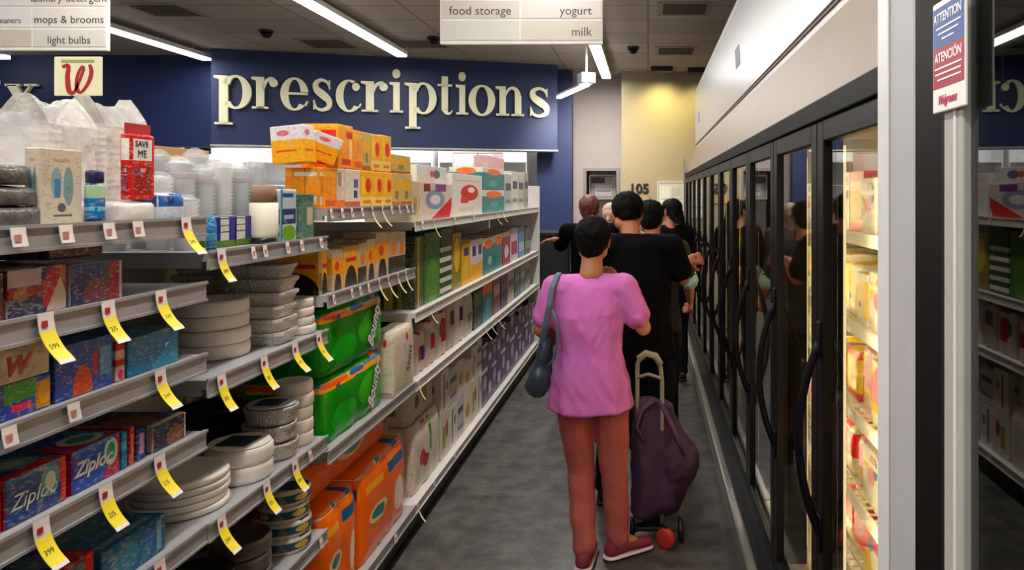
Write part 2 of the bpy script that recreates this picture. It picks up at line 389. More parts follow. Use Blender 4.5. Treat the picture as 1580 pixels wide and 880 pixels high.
bar(-5.66, 1.0, 9.5, 'long white linear light ending at left end of the navy bulkhead', 2)
A_, B_ = Vector((-1.235, 10.2, 2.98)), Vector((-.74, 9.0, 2.98))
t_ = thing('linear_light', 'short slanting white light bar right of the navy bulkhead', 'light', B_)
d_ = (A_-B_); L_ = d_.length; rzz = math.atan2(d_.y, d_.x); t_.rotation_euler = (0, 0, rzz)
b = B(); box(b, 0, L_, -.03, .03, 0, .03, .004); finish('diffuser', b, m_bar, t_)
b = B(); box(b, -.06, .14, -.09, .09, .031, .16, .01); box(b, .14, L_, -.035, .035, .031, .06); box(b, .03, .05, -.01, .01, .16, CEIL-2.98); finish('housing', b, m_barh, t_)
ld = bpy.data.lights.new('lamp', 'SPOT'); ld.energy = 210; ld.spot_size = 2.0; ld.spot_blend = 1; ld.shadow_soft_size = .15; ld.color = (1, .95, .9)
lo = bpy.data.objects.new('lamp', ld); COL.objects.link(lo); lo.parent = t_; lo.location = (.6, 0, -.05); lo.rotation_euler = (Matrix.Rotation(-rzz, 3, 'Z') @ (Vector((-.8, 11.7, 1.2))-Vector((-1.0, 9.6, 2.9)))).to_track_quat('-Z', 'Y').to_euler()
t_ = thing('linear_light', 'small end of a white light bar below the left hanging sign', 'light', (-8.3, 9.2, 3.35))
b = B(); box(b, -.4, .32, -.05, .05, 0, .04, .004); finish('diffuser', b, m_bar, t_); b = B(); box(b, -.4, .32, -.06, .06, .04, .13, .01); finish('housing', b, m_barh, t_)
# pharmacy light, yellow wall washer
for x in (-7.5, -5.2, -3.0):
    t_ = thing('ceiling_panel_light', 'square ceiling light over pharmacy, %s' % {-7.5: 'leftmost of three', -5.2: 'middle of three', -3.0: 'rightmost of three'}[x], 'light', (x, 11.6, CEIL-.05))
    b = B(); box(b, -.6, .6, -.3, .3, 0, .05, .004); finish('frame', b, m_barh, t_)
    b = B(); box(b, -.56, .56, -.27, .27, -.01, .0); finish('diffuser', b, m_bar, t_)
    ld = bpy.data.lights.new('lamp', 'AREA'); ld.shape = 'RECTANGLE'; ld.size = 1.1; ld.size_y = .5; ld.energy = PHARM_POWER; lo = bpy.data.objects.new('lamp', ld); COL.objects.link(lo); lo.parent = t_; lo.location = (0, 0, -.02)
def downlight(X, Y, Z, label, energy, aim, col, vis=True):
    t_ = thing('wall_washer', label, 'light', (X, Y, Z))
    b = B(); box(b, -.16, .16, -.09, .09, -.07, .0, .01); finish('housing', b, m_dark, t_)
    ld = bpy.data.lights.new('lamp', 'SPOT'); ld.energy = energy; ld.spot_size = 2.2; ld.spot_blend = 1; ld.shadow_soft_size = .12; ld.color = col
    lo = bpy.data.objects.new('lamp', ld); COL.objects.link(lo); lo.parent = t_; lo.location = (0, 0, -.09)
    d = Vector(aim)-Vector((X, Y, Z)); lo.rotation_euler = d.to_track_quat('-Z', 'Y').to_euler()
downlight(Xof(1021, 10.7), 10.7, 3.5, 'black wall washer fitting above the yellow wall', 105, (.2, 11.1, 2.6), (1, .86, .36))
downlight(Xof(1078, 10.8), 10.8, 3.5, 'black wall washer fitting at right end of yellow wall', 40, (.8, 11.1, 2.4), (1, .86, .4))
m_vent = mat('dark_vent', '#5b5149', .7); m_ventf = mat('vent_frame', '#857a70', .6)
for (a, c, py, lab) in ((1015, 1097, 13, 'square ceiling air vent near the top right of the aisle'), (1010, 1075, 78, 'square ceiling air vent just before the yellow wall'), (215, 300, 15, 'dark ceiling air vent right of the left hanging sign'), (470, 545, 82, 'small ceiling vent at top edge of navy bulkhead'), (620, 690, 84, 'ceiling vent above the second letter p of navy bulkhead')):
    Y = min((CEIL-EYE)*F/(VY-py), 9.0 if a < 900 else 10.6); X0, X1 = Xof(a, Y), Xof(c, Y); wv = min(X1-X0, .6)
    t_ = thing('ceiling_vent', lab, 'vent', ((X0+X1)/2, Y, CEIL-.012))
    b = B(); h = wv/2
    for q in ((-h, h, -h, -h+.05), (-h, h, h-.05, h), (-h, -h+.05, -h+.05, h-.05), (h-.05, h, -h+.05, h-.05)): box(b, q[0], q[1], q[2], q[3], 0, .012)
    finish('frame', b, m_ventf, t_)
    b = B()
    for i in range(6): box(b, -h+.05, h-.05, -h+.07+i*(2*h-.14)/6, -h+.09+i*(2*h-.14)/6, -.012, .005)
    finish('slats', b, m_vent, t_); b = B(); box(b, -h+.05, h-.05, -h+.05, h-.05, .006, .011); finish('backing', b, mat('vent_back', '#2f2a27', .7), t_)
for px, py, lab in ((411, 55, 'black dome camera on ceiling, leftmost of the three'), (669, 65, 'black dome camera on ceiling left of the hanging sign'), (977, 80, 'black dome camera on ceiling right of the white light')):
    Y = (CEIL-.06-EYE)*F/(VY-py); t_ = thing('dome_camera', lab, 'camera', (Xof(px, Y), Y, CEIL))
    b = B(); lathe(b, [(.001, -.09), (.03, -.085), (.055, -.06), (.06, -.03)], 20); finish('dome', b, m_black, t_, True)
    b = B(); lathe(b, [(.075, -.03), (.075, 0)], 20); finish('base', b, m_dark, t_)
# hanging aisle signs
m_sgn = mat('white_sign_edge', '#e8e5dd', .5, noisy=.02); m_ink = mat('grey_sign_ink', '#4a4744', .6, noisy=0)
def aisle_sign(xl, xr, Yp, label, rows, colx, pybot, rowpy, fs=.077, fl=1.):
    Xl, Xr = Xof(xl, Yp), Xof(xr, Yp); zb = Zof(pybot, Yp); zt = zb+.74
    s_ = thing('hanging_sign', label, 'sign', (Xl, Yp, zb)); W = Xr-Xl
    b = B(); box(b, 0, W, 0, .03, 0, .74, .003)
    finish('board', b, m_sgn, s_)
    cx = Xof(colx, Yp)-Xl; z = [.012]+[Zof(p, Yp)-zb for p in rowpy]; 
    while z[-1] < .72: z.append(min(z[-1]+(z[2]-z[1] if len(z) > 2 else .14), .74))
    for i in range(len(z)-1):
        for j, (a, c) in enumerate(((.008, cx-.006), (cx+.006, W-.008))):
            if c-a < .02 or z[i+1]-z[i] < .03: continue
            tone = rows[i][2+j] if i < len(rows) else ('#ddd8cf', '#cfcac2')[(i+j) % 2]
            b = B(); box(b, a, c, -.004, .0, z[i]+.012, z[i+1]-.004); finish('row_panel', b, mat('panel_'+tone, tone, .5, noisy=.02), s_)
            if i < len(rows) and rows[i][j]:
                tx, al = rows[i][j]
                text('lettering', tx, fs if j else fs*fl, ({'L': a+.05, 'R': c-.06, 'C': (a+c)/2}[al], -.005, (z[i]+z[i+1])/2-.03), (PI/2, 0, 0), m_ink, s_, align={'L': 'LEFT', 'R': 'RIGHT', 'C': 'CENTER'}[al], sx=.98)
    for x in (.12, W-.12):
        b = B(); tube(b, [(x, .015, .74), (x, .015, CEIL-zb)], .003, 6); finish('hanging_wire', b, m_steel, s_)
aisle_sign(679, 930, 4.6, 'white hanging aisle sign listing food storage, yogurt and milk', [(None, ('milk', 'R'), '#cdcbc0', '#cbc4b4'), (('food storage', 'C'), ('yogurt', 'R'), '#cbc4b8', '#d3ccc4'), (None, None, '#cfc9b4', '#ddd9cc')], 803, 68, [31, 0])
aisle_sign(-88, 165, 4.6, 'white hanging aisle sign listing mops, brooms and light bulbs', [(None, ('light bulbs', 'C'), '#c6b9a6', '#cdc7bb'), (('d cleaners', 'R'), ('mops & brooms', 'C'), '#dcdad6', '#dad4ca'), (None, ('laundry detergent', 'C'), '#dcdad6', '#d6cfc4')], 50, 78, [45, 12], .068, .75)
# ---------------------------------------------------------------- left shelving run
XF = -1.12; YE = 7.55
def shelf_unit(label, y0, y1, levels, near_end=False, far_end=False, tone=None, base=True):
    """levels: heights of the lower edge of each price rail"""
    u = thing('shelving_unit', label, 'shelving', (XF, (y0+y1)/2, 0)); L_ = y1-y0; h = L_/2; g = .003
    deck = tone or m_deck
    b = B(); box(b, -.53, -.505, -h+g, h-g, 0, 1.60); finish('back_panel', b, m_lite, u)
    b = B(); box(b, -.505, -.035, -h+g, h-g, .0, .11); finish('kick_plate', b, m_dark, u)
    for z in [.114]+levels:
        d = .0 if z > .2 else .0
        b = B(); box(b, -.5, -.006, -h+g, h-g, z+.022, z+.045); box(b, -.5, -.02, -h+g, -h+g+.015, z+.005, z+.022); box(b, -.5, -.02, h-g-.015, h-g, z+.005, z+.022)
        s = finish('shelf', b, deck, u)
        b = B(); box(b, -.006, .0, -h+g, h-g, z, z+.05, .002); box(b, .0, .004, -h+g, h-g, z+.043, z+.05); box(b, .0, .004, -h+g, h-g, z, z+.006); finish('price_rail', b, m_rail if not tone else tone, s)
    # far side of the double sided unit: top deck only is ever glimpsed
    b = B(); box(b, -1.0, -.53, -h+g, h-g, 1.56, 1.60); box(b, -.56, -.53, -h+g, h-g, 0, 1.56); finish('rear_shelf', b, deck, u)
    for e, q in ((near_end, -1), (far_end, 1)):
        if e:
            b = B(); y = q*(h+.012); box(b, -.5, .01, y-.012, y+.012, 0, 1.745, .004); finish('end_panel', b, m_lite, u)
    b = B(); box(b, -.512, -.492, -h+g, -h+.03, .1, 1.6); finish('upright', b, m_lite, u)
    return u
YAB, YBM, YMC = 1.878, 2.585, 3.557
LA = [.452, .775, 1.014, 1.209, 1.39, 1.555]; LB = [.445, .770, 1.14, 1.466]; LM = [.71, 1.259, 1.563]; LC = [.705, 1.04, 1.481]
shelf_unit('grey shelving unit nearest the camera, holding bag boxes and clear bags', .55, YAB, LA)
shelf_unit('grey shelving unit holding foil pans, plates and clear cups', YAB, YBM, LB)
shelf_unit('grey shelving unit holding yellow boxes and green paper towel packs', YBM, YMC, LM)
b3 = (YE-YMC)/3
for i, lab in enumerate(('pale shelving unit just beyond the green towel packs', 'pale shelving unit of the far run, middle of the three', 'pale shelving unit at far end of aisle with white end panel')):
    shelf_unit(lab, YMC+i*b3, YMC+(i+1)*b3, LC, far_end=(i == 2), tone=m_lite)
D = lambda z: z+.0455     # deck height of a rail level

# ---------------------------------------------------------------- price tags on the rails
m_tagw = mat('white_tag_paper', '#efe4dc', .5, noisy=.02); m_tagy = mat('yellow_tag_paper', '#f2dc28', .45, noisy=.03); m_tagp = mat('pale_yellow_tag_paper', '#e9e2a4', .45, noisy=.03)
m_tred = mat('red_tag_ink', '#b4262c', .5, noisy=0); m_tink = mat('dark_tag_ink', '#5c4a16', .5, noisy=0)
def curve_flap(bm, w_, path, t=.0012):
    A = []; 
    for x, z in path: A.append((bm.verts.new((x, -w_/2, z)), bm.verts.new((x, w_/2, z)), bm.verts.new((x+t, w_/2, z+t*.4)), bm.verts.new((x+t, -w_/2, z+t*.4))))
    for a, c in zip(A, A[1:]):
        for k in range(4): bm.faces.new((a[k], a[(k+1) % 4], c[(k+1) % 4], c[k]))
    bm.faces.new(A[0]); bm.faces.new(A[-1][::-1])
rt = random.Random(5)
def yellow_tag(px, z, label, slim=False, k=1.):
    Y = Yof(px, XF)
    t_ = thing('price_tag', label, 'price tag', (XF+.0055, Y, z+.046), group='yellow price tags')
    w_ = .036 if not slim else .012
    b = B(); curve_flap(b, w_, [(0, .004), (.001, -.012), (.004*k, -.030)]); h_ = finish('header', b, m_tagw, t_)
    b = B(); box(b, .0035, .0058, -w_*.34, -w_*.02, -.021, -.009); finish('price_print', b, m_tred, h_)
    L_ = (.052+rt.random()*.008)*k; c = .5+rt.random()*.25
    P = [(.004*k, -.0302)]
    for i in range(1, 7): s = i/6; P.append((.004*k+L_*.62*s*(.75+.45*s)*c*1.1, -.0302-L_*s*(1-.16*s)))
    b = B(); curve_flap(b, w_, P); f_ = finish('flap', b, m_tagp if slim else m_tagy, t_)
    if not slim:
        i = 3; x, z0 = P[i]; dx = P[i+1][0]-P[i-1][0]; dz = P[i+1][1]-P[i-1][1]; an = math.atan2(dx, -dz)
        q = text('price_digits', rt.choice(['399', '2/5', '499', '249', '599', '349']), .015, (x+.0035, -.013, z0-.004), (0, 0, 0), m_tink, f_, ext=.0002)
        q.matrix_basis = Matrix.Translation((x+.0038, -.013, z0-.003)) @ Matrix.Rotation(an, 4, 'Y').inverted() @ Matrix.Rotation(PI/2, 4, 'Z') @ Matrix.Rotation(PI/2, 4, 'X')
        P2 = P[-2:]; b = B(); curve_flap(b, w_, [(P[-1][0], P[-1][1]), (P[-1][0]+.005, P[-1][1]-.007)]); finish('white_end', b, m_tagw, f_)
def white_tag(px, z, label, w_=.03):
    Y = Yof(px, XF); b = B(); curve_flap(b, w_, [(0, .002), (.002, -.014), (.006, -.032)])
    o = finish('price_label', b, m_tagw, None); o.location = (XF+.0055, Y, z+.044); tag(o, label, 'price label', 'white price labels')
    b = B(); box(b, .004, .0065, -w_*.35, w_*.05, -.024, -.010); q = finish('price_print', b, mat('faded_red_ink', '#cf8f86', .5, noisy=0), o)
def tags(kind, z, pxs, where, **k):
    n = len(pxs)
    for i, p in enumerate(pxs):
        s = 'only' if n == 1 else ORD[i]+' from the left'
        f = yellow_tag if kind == 'y' else white_tag
        f(p, z, ('yellow price tag on %s, %s' if kind == 'y' else 'small white price label on %s, %s') % (where, s), **k)
tags('w', LA[5], [22, 96, 163, 208], 'topmost rail nearest camera', w_=.032)
tags('y', LA[5], [283], 'topmost rail nearest camera')
tags('y', LA[4], [65, 162, 244], 'second rail down nearest camera')
tags('w', LA[3], [8, 108], 'third rail down nearest camera')
tags('y', LA[3], [243], 'third rail down nearest camera')
tags('y', LA[2], [58, 158, 242], 'fourth rail down nearest camera')
tags('y', LA[1], [242], 'fifth rail down nearest camera')
tags('y', LB[3], [338], 'rail below the clear cups', k=.9)
tags('w', LB[3], [387, 405, 440, 462, 492], 'rail below the clear cups', w_=.02)
tags('y', LB[2], [338, 404, 452, 489], 'rail below the foil loaf pans', k=1.05)
tags('y', LB[1], [338, 408, 452], 'rail below the labelled foil pans', k=1.05)
tags('w', LB[1], [475], 'rail below the labelled foil pans', w_=.02)
tags('w', LB[0], [430, 492], 'lowest visible rail of the pan shelves', w_=.02)
tags('y', LM[2], [572, 588], 'rail below the stacked yellow boxes', slim=True, k=1.2)
tags('w', LM[2], [508, 525, 540, 556, 602, 614, 626, 634], 'rail below the stacked yellow boxes', w_=.018)
tags('y', LM[1], [583, 597, 612, 624], 'rail above the green towel packs', slim=True, k=1.2)
tags('w', LM[1], [512, 540, 553, 566], 'rail above the green towel packs', w_=.018)
tags('y', LC[2], [668, 764, 775], 'top rail of the pale shelves', slim=True, k=1.2)
tags('w', LC[2], [650, 700, 730, 800], 'top rail of the pale shelves', w_=.03)
tags('y', LC[1], [662], 'second rail of the pale shelves', slim=True, k=1.2)
tags('y', LC[0], [644, 748, 757, 768], 'third rail of the pale shelves', slim=True, k=1.3)
tags('y', .114, [643], 'bottom rail of the pale shelves', slim=True, k=1.2)
tags('w', .114, [608, 668, 700], 'bottom rail of the pale shelves', w_=.03)

# ---------------------------------------------------------------- packages
def carton(name, label, cat, X, Y0, Y1, z, h, depth, m, group=None, bev=.003, flap=True, rz=0.):
    """a carton whose printed face looks into the aisle at x = X"""
    w_ = Y1-Y0
    b = B(); box(b, -depth, 0, -w_/2, w_/2, 0, h, bev)
    o = finish(name, b, m); o.location = (X, (Y0+Y1)/2, z); o.rotation_euler = (0, 0, rz); tag(o, label, cat, group)
    return o
def soft_pack(name, label, cat, X, Y0, Y1, z, h, depth, m, puff=.012, seed=0, group=None, scal=0, tip=0.):
    """film-wrapped pack: swollen faces with creases; scal = number of rolls showing through"""
    w_ = Y1-Y0; b = B(); box(b, -depth, 0, -w_/2, w_/2, 0, h)
    bmesh.ops.subdivide_edges(b, edges=b.edges[:], cuts=9, use_grid_fill=True)
    for v in b.verts:
        u = (v.co.y+w_/2)/w_; t_ = v.co.z/h; s = (v.co.x+depth)/depth
        e = (max(0, math.sin(PI*u))*max(0, math.sin(PI*t_)))**.5
        nz = noise.noise(Vector((v.co.x*22+seed*7.1, v.co.y*22, v.co.z*16)))*.006
        px_ = puff*e*(1 if s > .5 else -1)+nz*e
        if scal: px_ += -.010*(1-abs(math.sin(PI*u*scal)))*(s > .5)
        es = (max(0, math.sin(PI*s))*max(0, math.sin(PI*t_)))**.5; v.co.y += (puff*.5*es)*(1 if u > .5 else -1)
        v.co.x += px_
        et = (max(0, math.sin(PI*s))*max(0, math.sin(PI*u)))**.5
        if t_ > .97: v.co.z += (puff*.5+nz)*et
        if t_ > .85: v.co.x -= (v.co.x+depth/2)*.10*(t_-.85)/.15; v.co.y *= 1-.05*(t_-.85)/.15
    o = finish(name, b, m, None, True); o.location = (X, (Y0+Y1)/2, z); tag(o, label, cat, group)
    return o
def span(X, a, c): return Yof(a, X), Yof(c, X)
m_red = mat('red_print', '#b3202c', .4, noisy=0); m_wht = mat('white_print', '#f3efe8', .4, noisy=0); m_blk = mat('black_print', '#151515', .4, noisy=0); m_navy = mat('navy_print', '#1d2a66', .4, noisy=0)
def put_text(par, s, size, y, z, m, x=.0008, sx=1., bold=.0, vertical=False, shear=0.):
    r = AISLE
    q = text('lettering', s, size, (x, y, z), r, m, par, ext=.0004, sx=sx, bold=bold, shear=shear)
    if vertical:
        q.matrix_basis = Matrix.Translation((x, y, z)) @ Matrix.Rotation(PI/2, 4, 'X') @ Matrix.Rotation(0, 4, 'Y')
        q.rotation_euler = (PI/2, 0, PI/2); q.matrix_basis = Matrix.Translation((x, y, z)) @ Matrix.Rotation(PI/2, 4, 'X') @ Matrix.Identity(4)
        q.matrix_basis = Matrix.Translation((x, y, z)) @ Matrix(((0, 0, 1, 0), (0, -1, 0, 0), (1, 0, 0, 0), (0, 0, 0, 1))) if False else Matrix.Translation((x, y, z)) @ Matrix(((0, 0, 1, 0), (0, -1, 0, 0), (1, 0, 0, 0), (0, 0, 0, 1)))
    return q
# --- boxes of bags on the near shelves: (level, px0, px1, height, print, name, label, texts)
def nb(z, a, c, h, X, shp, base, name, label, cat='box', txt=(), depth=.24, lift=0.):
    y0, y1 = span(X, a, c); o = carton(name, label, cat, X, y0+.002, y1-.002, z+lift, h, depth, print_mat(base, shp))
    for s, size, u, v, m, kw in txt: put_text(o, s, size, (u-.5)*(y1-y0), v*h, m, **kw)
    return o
XP = -1.145
z = D(LA[4])
nb(z, -60, 8, .085, XP, [('r', 0, .0, 1, .3, '#5b1c20')], '#2a1a1c', 'bag_box', 'dark box at left edge on second shelf down')
nb(z, 10, 104, .088, XP, [('r', 0, .62, .55, .98, '#b9a4a6'), ('r', 0, .4, .55, .6, '#8e1b2c'), ('e', .78, .45, .22, .5, '#a7344a'), ('d', 1, -.35, .62, '#c9b5aa'), ('d', 1, .3, 1.1, '#932a2e')], '#1f2450', 'bag_box', 'navy and red box of bags with white patch, second shelf down')
nb(z, 108, 190, .082, XP, [('e', .5, .2, .28, .42, '#6b3a48'), ('r', .72, 0, 1, 1, '#8b2536'), ('r', .93, 0, 1, 1, '#b8afb0'), ('r', 0, .8, .7, 1, '#243a66')], '#1b2358', 'bag_box', 'dark blue box of bags with red right end, second shelf down')
nb(z, 75, 160, .045, XP-.05, [('r', .0, .6, 1, 1, '#1d3355')], '#46203a', 'bag_box', 'dark box lying upon two boxes, second shelf down', lift=.0925)
z = D(LA[3])
nb(z, -40, 78, .066, XP, [('e', .42, .45, .1, .4, '#e3c9c0'), ('r', .0, .0, 1, .06, '#d9cfc0'), ('d', .6, 1, 1.15, '#bfa58f')], '#cbbfa9', 'bag_box', 'cream box with red script letter atop green and blue box', txt=[('w', .075, .34, .2, m_red, {'bold': .001, 'shear': .3})], lift=.0655)
nb(z, -40, 80, .064, XP, [('r', .35, .45, .78, .98, '#2f8a3c'), ('r', .45, .16, .72, .38, '#d02b57'), ('r', .78, .05, 1, .85, '#c58a45'), ('e', .9, .5, .09, .35, '#e0a85a'), ('r', 0, 0, .34, 1, '#223a86')], '#27409a', 'bag_box', 'blue and green box of bags with tan picture, under cream box')
nb(z, 84, 176, .108, XP, [('e', .45, .1, .17, .45, '#c2543a'), ('r', .62, .3, .72, .75, '#a33d44'), ('r', .75, .25, .95, .8, '#5f8fb4'), ('d', -1, .8, .55, '#1b2c7a')], '#1c3f8f', 'bag_box', 'blue box of bags with orange oval picture, third shelf down')
nb(z, 178, 194, .096, XP, [('r', 0, .7, 1, .92, '#b3242c'), ('r', 0, .35, 1, .5, '#b3242c'), ('e', .5, .15, .3, .12, '#d74c7a')], '#d9b8a4', 'bag_box', 'narrow white box end with red print, third shelf down')
nb(z, 197, 276, .086, XP, [('r', .72, .18, .94, .62, '#d8dadf'), ('r', .77, .26, .89, .54, '#5a4a66'), ('d', .9, -.6, .35, '#1d86a8'), ('r', 0, .9, 1, 1, '#165f80')], '#1a6d96', 'bag_box', 'teal box of bags with small white square, third shelf down')
z = D(LA[2])
nb(z, -80, 4, .07, XP, [('r', .7, 0, 1, 1, '#9c2630')], '#372028', 'bag_box', 'dark red box at left edge, fourth shelf down', lift=.0)
nb(z, 6, 104, .088, XP, [('d', 1, .5, 1.12, '#b02c3c'), ('e', .72, .62, .16, .35, '#6fa0a0'), ('e', .72, .6, .09, .2, '#d8e0d0'), ('d', 1, 0, .9, '#c9202a'), ('r', 0, .9, .9, 1, '#2e6f9a')], '#1c4080', 'bag_box', 'blue box with red right end and white italic lettering, fourth shelf', txt=[('Ziploc', .04, .08, .32, m_wht, {'shear': .3})])
nb(z, 110, 186, .086, XP, [('d', 1, -.3, .62, '#a8344c'), ('e', .8, .62, .15, .33, '#d6e4de'), ('e', .8, .62, .09, .22, '#3d9a80'), ('r', 0, .9, .8, 1, '#4a7fb0')], '#1b4fa6', 'bag_box', 'bright blue box with italic white brand lettering, fourth shelf down', txt=[('Ziploc', .04, .05, .38, m_wht, {'shear': .3, 'bold': .001})])
nb(z, 187, 198, .08, XP, [('r', .0, .5, 1, .75, '#5ab0cf')], '#2374a0', 'bag_box', 'slim teal box beside italic lettered box, fourth shelf')
nb(z, 199, 209, .084, XP, [('r', .3, .2, .7, .8, '#e08a4a')], '#b5222e', 'bag_box', 'slim red box between two slim blue boxes, fourth shelf')
nb(z, 210, 226, .07, XP, [('r', .3, .2, .75, .85, '#d6a4c4')], '#1e3d86', 'bag_box', 'slim navy box with pink stripe, fourth shelf down')
nb(z, 236, 288, .062, XP, [('r', .93, 0, 1, 1, '#cdb9a4'), ('e', .65, .3, .25, .4, '#7a4a38'), ('r', 0, .6, .5, 1, '#18404a')], '#1a1f44', 'bag_box', 'dark low box with pale right edge, fourth shelf down')
z = D(LA[1])
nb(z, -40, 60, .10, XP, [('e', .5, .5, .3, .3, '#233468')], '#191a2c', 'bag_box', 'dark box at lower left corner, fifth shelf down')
nb(z, 70, 146, .105, XP, [('e', .7, .6, .2, .3, '#56737a'), ('d', 1, .2, .95, '#b3242c'), ('r', 0, .9, .8, 1, '#7a2a34')], '#2a3f7c', 'bag_box', 'blue box with bright red right end, fifth shelf down')
nb(z, 156, 256, .085, XP, [('e', .35, .5, .2, .4, '#3e7890'), ('r', .85, .1, .93, .9, '#7d9aa8'), ('e', .7, .5, .12, .35, '#34618e')], '#245a80', 'bag_box', 'faded blue box of bags by yellow tag, fifth shelf down')
z = D(LA[0])
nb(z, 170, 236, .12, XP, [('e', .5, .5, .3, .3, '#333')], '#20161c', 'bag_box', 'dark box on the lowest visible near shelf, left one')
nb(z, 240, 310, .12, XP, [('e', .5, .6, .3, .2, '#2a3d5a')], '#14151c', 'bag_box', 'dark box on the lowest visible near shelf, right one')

# --- plates, pans, bowls
m_foil = mat('crinkled_foil', '#d6d2ca', .4, .35, noisy=.2, scale=110, bump=1.); m_foam = mat('white_foam_plate', '#dfd7ca', .6, noisy=.06, scale=30)
m_whtc = mat('white_coated_plate', '#e9e3d9', .45, noisy=.05, scale=30); m_darkpan = mat('black_plastic_pan', '#1b1b1d', .3, noisy=.05)
m_film = mat('clear_film', '#f2f4f6', .1, alpha=.2, noisy=0, bump=.6, scale=30); m_band = mat('blue_black_label', '#22303f', .4, noisy=.1, scale=40)
def round_pan(r, h, m, nm, nw=36, wav=.02):
    b = B()
    if m is not m_foil and m is not m_darkpan and nm == 'p' and m.name != 'dark_plate':
        lathe(b, [(.001, 0), (r*.93, 0), (r*.985, h*.12), (r, h*.3), (r, h*.72), (r*.985, h*.9), (r*.94, h*.98), (r*.88, h), (r*.8, h*.9), (.001, h*.88)], 72, wav=.004, nw=nw); return b
    lathe(b, [(.01, .004), (r*.88, .003), (r*.9, h*.2), (r*.96, h*.75), (r, h*.85), (r, h), (r*.94, h*.97), (r*.8, h*.5), (r*.74, h*.35), (.01, h*.33)], 72, wav=wav, nw=nw)
    return b
def plate_stack(px, X, r, z, n, lh, m, what, where, lid=None, kind='round', cat='plates', group=None, squash=1.):
    Y = Yof(px, X); proto = None
    for i in range(n):
        pos = '' if n == 1 else (', topmost' if i == n-1 else ', lowest' if i == 0 else ', %s from bottom' % ORD[i])
        lab = '%s %s%s' % (what, where, pos)
        jx, jy = rt.uniform(-.004, .004), rt.uniform(-.004, .004)
        if proto is None:
            if kind == 'round': b = round_pan(r, lh*.99, m, 'p', wav=.012 if m is not m_foil else .03)
            else:
                b = B(); W = r; 
                for k, (ins, zz) in enumerate(((.012, 0), (.004, .55), (0, .8), (0, .98))): pass
                P = [(.016, 0), (.006, lh*.6), (.0, lh*.75), (.0, lh*.98), (.02, lh*.96)]
                rings = []; n_ = 96
                for ins, zz in P:
                    rg = []
                    for q in range(n_):
                        a = 2*PI*q/n_; ca, sa = math.cos(a), math.sin(a); e = .35
                        x = math.copysign(abs(ca)**e, ca)*(r-ins)*(1+.012*math.cos(q*PI)); y = math.copysign(abs(sa)**e, sa)*(r*squash-ins)*(1+.012*math.cos(q*PI))
                        rg.append(b.verts.new((x, y, zz)))
                    rings.append(rg)
                for a, c in zip(rings, rings[1:]):
                    for q in range(n_): b.faces.new((a[q], a[(q+1) % n_], c[(q+1) % n_], c[q]))
                b.faces.new(rings[0]); b.faces.new(rings[-1])
            o = finish({'plates': 'plate_pack', 'foil pan': 'foil_pan', 'bowls': 'bowl_pack', 'pan': 'plastic_pan'}[cat], b, m, None, kind == 'round'); proto = o
        else: o = proto.copy(); COL.objects.link(o)
        o.location = (X+jx, Y+jy, z+i*lh); o.rotation_euler = (0, 0, rt.uniform(-.1, .1) if kind == 'round' else rt.uniform(-.03, .03)); tag(o, lab, cat, group or what+' '+where)
    if lid is not None:
        b = B(); lathe(b, [(.001, 0), (r*.9, 0), (r*.93, .002), (r*.9, .006), (.001, .007)], 48); L_ = finish('lid', b, m_whtc if lid == 'w' else mat('clear_lid', '#c9ccd0', .15, noisy=.05), o); L_.location = (0, 0, lh)
        b = B(); box(b, -r*.5, r*.5, -r*.55, r*.45, 0, .0015); q = finish('label', b, m_band, L_); q.location = (0, 0, .0072)
    return o
# near top shelf
m_dkf = mat('dark_crumpled_film', '#57524b', .3, noisy=.3, scale=28, bump=1.)
for i, (q0, q1, hh) in enumerate(((-60, 62, .036), (-50, 60, .034), (-64, 56, .036))):
    soft_pack('plate_pack', 'dark crumpled film pack at left end of topmost shelf, %s' % ('lowest', 'middle', 'topmost')[i], 'plates', -1.16-.006*i, *span(-1.16, q0, q1), D(LA[5])+.0385*i, hh, .14, m_dkf, .009, 70+i)
# foil shelf
plate_stack(324, -1.29, .104, D(LB[2]), 4, .042, m_whtc, 'white foam plate pack', 'stacked left of the foil loaf pans', cat='plates')
plate_stack(404, -1.235, .092, D(LB[2]), 6, .042, m_foil, 'crinkled foil loaf pan', 'in tall stack under clear cups', kind='sq', cat='foil pan', squash=.8)
plate_stack(318, -1.45, .08, D(LB[2]), 6, .043, m_foil, 'dim foil loaf pan', 'in rear stack behind tall foil stack', kind='sq', cat='foil pan', squash=.9)
plate_stack(450, -1.22, .072, D(LB[2]), 4, .030, m_foam, 'off-white bowl pack', 'stacked right of foil loaf pans', cat='bowls')
z = D(LB[1])
plate_stack(276, -1.27, .118, z, 5, .019, m_whtc, 'wide white plate', 'in low stack at left of pan shelf', cat='plates')
plate_stack(368, -1.225, .092, z, 2, .05, m_whtc, 'white deep pan with black label', 'beside the wide plates', lid='w', cat='pan')
plate_stack(418, -1.215, .078, z, 3, .056, m_foil, 'round foil pan with blue label', 'behind the black labelled pan', lid='c', cat='foil pan')
plate_stack(452, -1.205, .062, z, 5, .043, m_foam, 'small white bowl', 'in stack at right end of pan shelf', cat='bowls')
plate_stack(330, -1.46, .10, z, 3, .045, m_darkpan, 'black round pan', 'stacked deep behind round foil pans', cat='pan')
z = D(LB[0])
m_bowl = print_mat('#cfc8bc', [('r', 0, .25, 1, .75, '#2e4a5e'), ('e', .3, .5, .15, .2, '#c7b06a')])
plate_stack(440, -1.205, .078, z, 4, .052, m_bowl, 'white bowl pack with dark blue band', 'on lowest pan shelf', cat='bowls')
plate_stack(372, -1.22, .085, z, 3, .05, mat('dim_pan', '#4e4742', .35, noisy=.2), 'dim grey pan', 'on lowest pan shelf beside banded bowls', cat='pan')
